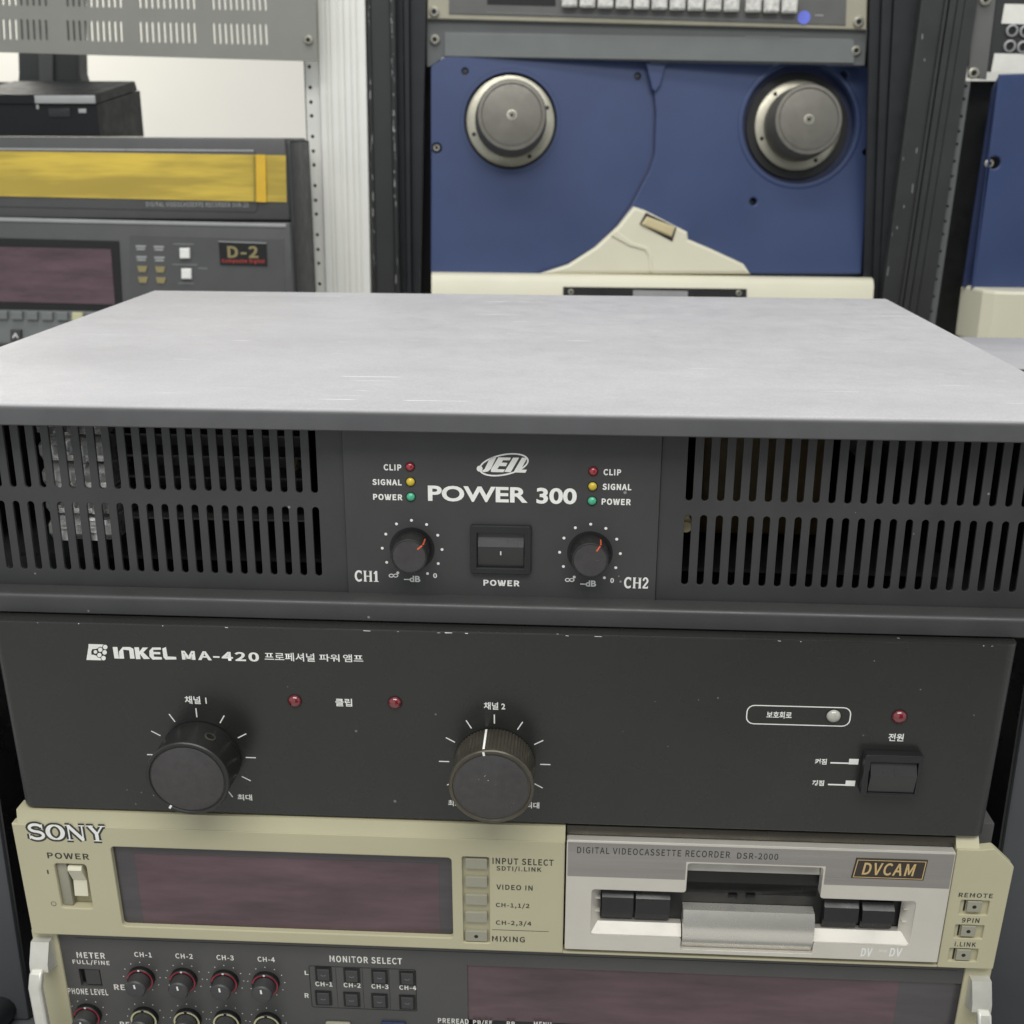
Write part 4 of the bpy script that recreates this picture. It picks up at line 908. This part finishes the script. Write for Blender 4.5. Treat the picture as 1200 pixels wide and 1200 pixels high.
pplate('panel', F2, [(1173, -40), (1290, -40), (1280, 88), (1157, 84)], 4, M['rackg'], PP, n=4, bev=.5)
screw(F2, 1154, 0, 6, 5.4, PP); screw(F2, 1140, 86, 6, 5.6, PP)
pplate('paper_label', F2, [(1177.5, 4.5), (1250, 6), (1246, 30), (1173.5, 27.5)], .8, M['label'], PP, n=5.5)
pplate('paper_label', F2, [(1165.5, 62.5), (1250, 64), (1244, 88), (1161.5, 84.5)], .8, M['label'], PP, n=5.5)
for x, y in ((1185.7, 35.8), (1183, 54), (1201.5, 36.5), (1198.5, 55)):
    u, v = F2.at(x, y, 5); lathe('jack', F2, u, v, [(6.0, 3), (6.0, 6.6), (4.2, 7.0), (4.0, 5.2)], M['strip'], PP, seg=24); lathe('jack_hole', F2, u, v, [(3.9, 5), (3.9, 5.6)], M['ring'], PP, seg=20)
# grey lid at far right, behind the amplifier
FG = bgframe(430)
u0_, v0_ = FG.at(1112, 433, 0)
g0 = bgframe(400)
uu, vv = g0.at(1190, 432, 0)
G = thing('equipment_case', g0.w(uu+60, -264, 0), 'grey lidded equipment case at the right edge behind the top amplifier', 'equipment case')
ug = g0.at(1108, 432, 0)[0]
box('lid', g0, ug, ug+420, vv-3, vv, -135, 0, M['lid'], G, bev=1.2)
box('body', g0, ug+2, ug+418, -263, vv-3.2, -133, -3, M['black'], G, bev=1)
# ---- left rack: vent panel, black box, recorder with yellow tape
FV = bgframe(850)
VP = thing('vent_panel', FV.w(*FV.at(180, 70)), 'grey slotted vent panel at the top of the left rack', 'rack panel')
hl = []
for (gx0, gx1, nn) in ((-4, 53.5, 9), (79, 141, 10), (164, 227, 10), (250, 311, 10)):
    for i in range(nn):
        x = gx0+(gx1-gx0)*i/(nn-1); dy = .022*x
        for (ya, yb) in ((22, 46.5), (-16, 6.5), (-58, -32)):
            c0 = FV.at(x+ (ya-22)*.03, ya+dy*.9, 0); c1 = FV.at(x+1.5+(yb-46)*.03, yb+dy*.9, 0)
            w = 1.25; hl.append([(c0[0]-w, c0[1]-w), (c0[0]-w*.5, c0[1]), (c0[0]+w*.5, c0[1]), (c0[0]+w, c0[1]-w), (c1[0]+w, c1[1]+w), (c1[0]+w*.5, c1[1]), (c1[0]-w*.5, c1[1]), (c1[0]-w, c1[1]+w)])
pplate('panel', FV, [(-60, -90), (368, -90), (371.5, 72), (-60, 59.5)], 2.5, M['vent'], VP, holes=hl)
screw(FV, 361.8, 47, 0, 4.4, VP)
FX = bgframe(770)
ux0 = FX.at(-60, 110)[0]
R2 = thing('video_recorder', FX.w(*FX.at(160, 420)), 'charcoal videocassette recorder with screen and keypad in the left rack', 'recorder')
ux1 = FX.at(336, 200)[0]; vt2 = FX.at(150, 161)[1]; vgap = FX.at(150, 258)[1]
box('upper_body', FX, ux0, ux1, vgap+1.2, vt2, -95, 0, M['vtr'], R2, bev=2)
box('lower_body', FX, ux0, ux1+1, vgap-190, vgap-1.0, -95, 3, M['vtr'], R2, bev=2)
box('side_panel', FX, ux1+.2, ux1+3, vgap-190, vt2-2.5, -94, -6, M['vtrs'], R2, bev=3)
box('gap', FX, ux0+2, ux1-2, vgap-1.3, vgap+1.5, -90, -6, M['ring'], R2)
def lp(name, pts, dep, m, n, bev=.3, par=None, label=None): return pplate(name, FX, pts, dep, M[m], par or R2, n=n, bev=bev, label=label)
lp('highlight_strip', [(-60, 253.5), (335, 262.5), (335, 266.5), (-60, 258)], 2, 'strip', 3.8, .5)  # pale strip paints the highlight along the lower body's top edge
lp('door_groove', [(-60, 173), (297, 175.5), (297, 177.8), (-60, 175.3)], .4, 'strip', .6, .1)
ink('door_outline', FX, 0, M['ring'], R2, strokes=[(FX.ats([(296, 176), (301, 181), (302, 245), (299, 249), (-60, 241)], 0), .7, False)])
text('DIGITAL VIDEOCASSETTE RECORDER DVR-20', FX, (171.5, 242), (291, 237.3), M['strip'], R2, n=0, bold=.01)
lp('screen_frame', [(-60, 277.5), (139, 282.5), (143.5, 366), (-60, 362)], 2, 'ring', 4.2)
lp('screen', [(-60, 288), (130, 292), (135, 357), (-60, 352)], 1.2, 'screen', 4.8, label='dark purple screen')
lp('keypad', [(-60, 356), (150, 360), (150, 470), (-60, 470)], 1.0, 'strip', 3.9)
lp('keypad_face', [(-60, 362), (150, 365.5), (150, 470), (-60, 470)], 1.0, 'blank_in', 4.6)
for i in range(8): 
    x = -4.5+17.7*i; lp('soft_key', [(x, 364.8+.02*x), (x+12.5, 365+.02*x), (x+12.8, 374.5+.02*x), (x, 374.2+.02*x)], 4, 'blank_in' if i != 5 else 'yelring', 8.0, .8)
for (x, y, ch) in ((18, 393, 'up'), (3, 409, 'left'), (33, 409, 'right')):
    k = lp('arrow_key', [(x-6.3, y-6.5), (x+6.3, y-6.3), (x+6.5, y+7), (x-6.3, y+7)], 5, 'rkey', 8, .8)
    P = {'up': [(x-3, y+3), (x, y-2), (x+3, y+3)], 'left': [(x+2, y-3), (x-3, y), (x+2, y+3)], 'right': [(x-2, y-3), (x+3, y), (x-2, y+3)]}[ch]
    ink('arrow', FX, 8, M['white'], k, strokes=[(FX.ats(P, 8), 1.2, False)])
lp('inner_panel', [(152, 275.5), (333, 280), (336, 470), (153, 470)], .6, 'vtr', 3.4, .2)
for r_ in range(4):
    for c_ in range(2):
        x, y = 165+21*c_+.8*r_, 290+12.6*r_+.6*c_
        if r_ < 2: lp('lit_legend', [(x-6, y-2.6), (x+6, y-2.4), (x+6, y+.0), (x-6, y-.2)], .3, 'strip', 3.8, .0); lp('lit_legend', [(x-5, y+.9), (x+5, y+1.0), (x+5, y+3.2), (x-5, y+3.0)], .3, 'strip', 3.8, 0)
        else: lp('select_key', [(x-6, y-3.5), (x+6, y-3.3), (x+4, y+3.8), (x-4, y+3.6)], .8, 'olive', 4.4, .1)
for y in (297, 321):
    x = 216+(y-297)*.08; lp('white_key', [(x-5.8, y-6), (x+5.8, y-6), (x+6, y+6), (x-5.6, y+6)], 4, 'white', 7, .9)
for (x0, x1, y) in ((203, 227, 286), (202, 231, 310), (232, 243, 314.5), (209, 227, 332)): lp('legend', [(x0, y-1), (x1, y-.6), (x1, y+1.2), (x0, y+.8)], .2, 'blank_in', 3.7, 0)
BG_ = lp('badge', [(256, 283.5), (312, 285.5), (313, 312), (258, 310.5)], 1, 'ring', 4.4, .2)
text('D-2', FX, (267, 302), (302, 288.5), M['olive'], BG_, n=4.4, bold=.03); text('Composite Digital', FX, (260.5, 309), (310, 303.5), M['redpr'], BG_, n=4.4, bold=.01)
lp('badge_rule', [(256, 282.3), (312, 284.3), (312, 285.5), (256, 283.5)], .2, 'strip', 4.6, 0)
# yellow tape stuck over the cassette door
yt = bpy.data.meshes.new('t'); V_ = []; Fc_ = []
nx, ny = 60, 8; q00, q10, q11, q01 = [np.array(FX.at(*p, .8)) for p in ((-60, 228.5), (336, 237), (335, 182), (-60, 176))]
random.seed(11); ph = [random.uniform(0, 6) for _ in range(8)]
for j in range(ny+1):
    for i in range(nx+1):
        s, t = i/nx, j/ny; p = (q00*(1-s)+q10*s)*(1-t)+(q01*(1-s)+q11*s)*t
        n = 1.0+.45*math.sin(t*7+ph[0]+3*math.sin(s*5))*math.sin(s*9+ph[1])+.3*math.sin(s*31+ph[2]+4*t)*(s > .8)
        V_.append(tuple(FX.w(p[0], p[1], n)*MM))
for j in range(ny):
    for i in range(nx): a_ = j*(nx+1)+i; Fc_.append((a_, a_+1, a_+nx+2, a_+nx+1))
yt.from_pydata(V_, [], Fc_)
TP = add('adhesive_tape', yt, M['tape'])
pplate('folded_end', FX, [(300, 181), (311, 181.3), (312, 237), (300.5, 236.6)], .3, M['tape2'], TP, n=2.6)
pplate('folded_end', FX, [(296.5, 182), (298, 182), (299, 236), (297.5, 236)], .3, M['tape3'], TP, n=2.4); tag(TP, 'wide strip of wrinkled yellow tape stuck across the charcoal recorder', 'tape')
# black wedge box on the recorder and the stand pillar behind it
v0b = vt2+.6; uR_ = FX.at(115, 140, -12)[0]
FK = Frame(FX.w(0, 0, -12), FX.U, FX.V, FX.N)
ub1 = FK.at(115.5, 140)[0]; ub0 = ux0+10; vb_ = v0b; vtop_ = FK.at(60, 111)[1]; vstep = FK.at(60, 122)[1]
BX = thing('disc_drive', FK.w((ub0+ub1)/2, vb_, 0), 'low black box with a silver-edged sloping lid, on top of the charcoal recorder', 'electronics box')
dpt = 125
add('body', prof_extrude(FK, [(0, vb_), (0, vstep), (-dpt, vstep+17), (-dpt, vb_)], ub0, ub1), M['ultrab'], BX)
add('lid', prof_extrude(FK, [(1.5, vstep+.4), (1.5, vtop_), (-dpt+12, vtop_+17.5), (-dpt+6, vstep+17.5)], ub0, ub1-.6), M['ultrab'], BX)
box('lid_trim', FK, ub1-62, ub1-.5, vstep+.6, vtop_-.6, 1.4, 2.6, M['strip'], BX, bev=.3)
for (x0, y0, x1, y1, m) in ((58, 127, 82, 137, 'black'), (92.5, 127.5, 101, 132.5, 'strip'), (43, 122.5, 45.5, 128, 'strip')):
    a_ = FK.at(x0, y1); b_ = FK.at(x1, y0); box('port', FK, a_[0], b_[0], a_[1], b_[1], -.2, .8, M[m], BX, bev=.2)
FM = bgframe(1000)
MS = thing('monitor_stand', FM.w(*FM.at(55, 108)), 'dark pillar of a stand rising behind the low black box', 'stand')
pplate('pillar', FM, [(18, -30), (89, -30), (92, 86), (98, 104), (20, 104), (21, 86)], 30, M['vtrs'], MS, n=0, bev=3)
pplate('spine', FM, [(44, 40), (62, 40), (62, 96), (46, 96)], 4, M['vtr'], MS, n=4, bev=1)
pplate('foot', FM, [(-40, 95), (112, 97), (128, 108), (-40, 108)], 60, M['vtr'], MS, n=18, bev=2)
# ---- things low at both sides of the stack
def cable(name, pts, r, m, label):
    c = bpy.data.curves.new(name, 'CURVE'); c.dimensions = '3D'; c.bevel_depth = r*MM; c.bevel_resolution = 5; s = c.splines.new('NURBS'); s.points.add(len(pts)-1); s.use_endpoint_u = True; s.order_u = 4; s.resolution_u = 10
    for p, q in zip(s.points, pts): p.co = (*[x*MM for x in q], 1)
    o = bpy.data.objects.new('c', c); me = bpy.data.meshes.new_from_object(o); bpy.data.objects.remove(o)
    o = add(name, me, m); tag(o, label, 'cable'); return o
cable('power_cable', [(-300, 300, -256), (-262, 150, -256), (-252, 60, -256), (-290, -10, -256), (-360, -60, -256)], 8, M['cable'], 'thick black cable lying on the bench left of the stack')
cable('power_cable', [(300, 330, -256), (268, 190, -256), (285, 90, -256), (300, 10, -256), (290, -90, -256)], 8, M['cable'], 'thick black cable lying on the bench right of the stack')
for s, lab in ((-1, 'black case left of the stack, only its dark side showing'), (1, 'grey case with a black side standing right of the middle amplifier')):
    nn = -70
    ue = W0.at(-14, 880, nn)[0] if s < 0 else W0.at(1193, 880, nn)[0]
    E_ = thing('equipment_case', (ue+s*80, 190, -264), lab, 'case')
    u0_, u1_ = (ue-160, ue) if s < 0 else (ue, ue+160)
    box('shell', W0, u0_, u1_, -263.5, -12, -330, nn, M['bench'], E_, bev=2)
    box('side_face', W0, (u1_+.2 if s < 0 else u0_-1.2), (u1_+1.2 if s < 0 else u0_-.2), -262, -13, -328, nn-2, M['black'], E_)

# chips along the rack posts' edges
def chips(name, fr, x0, y0, x1, y1, n, cnt, spread, par):
    st = []
    for k in range(cnt):
        t = random.random(); x = x0+(x1-x0)*t+random.uniform(-spread, spread); y = y0+(y1-y0)*t; l = random.choice([1.5, 3, 6, 10])
        a_ = fr.at(x, y, n); b_ = fr.at(x+(x1-x0)/(y1-y0)*l+random.uniform(-.3, .3), y+l, n); st.append(([a_, b_], random.uniform(.3, 1.1), False))
    tag(ink(name, fr, n, M['strip'], par, strokes=st), kind='stuff')
posts = [o for o in bpy.data.objects if o.name.startswith('rack_post')]
for o in posts:
    lab = o['label']
    if 'chipped' in lab:
        chips('paint_chips', FP, 459, 0, 465, 335, 5, 34, 1.2, o); chips('paint_chips', FP, 432, 0, 439, 335, 3, 14, .8, o)
    if 'scratched' in lab: chips('paint_chips', FR, 1094, 0, 1044, 345, 0, 9, 9, o)
# unseen dark block added behind the camera to give the panels darker reflections
RK = box('reflection_block', W0, 150, 1600, -949, 900, 1700, 2300, M['rackg'], None, bev=8); tag(RK, 'added dark block behind the viewer, out of view, giving the panels darker reflections', 'rack')
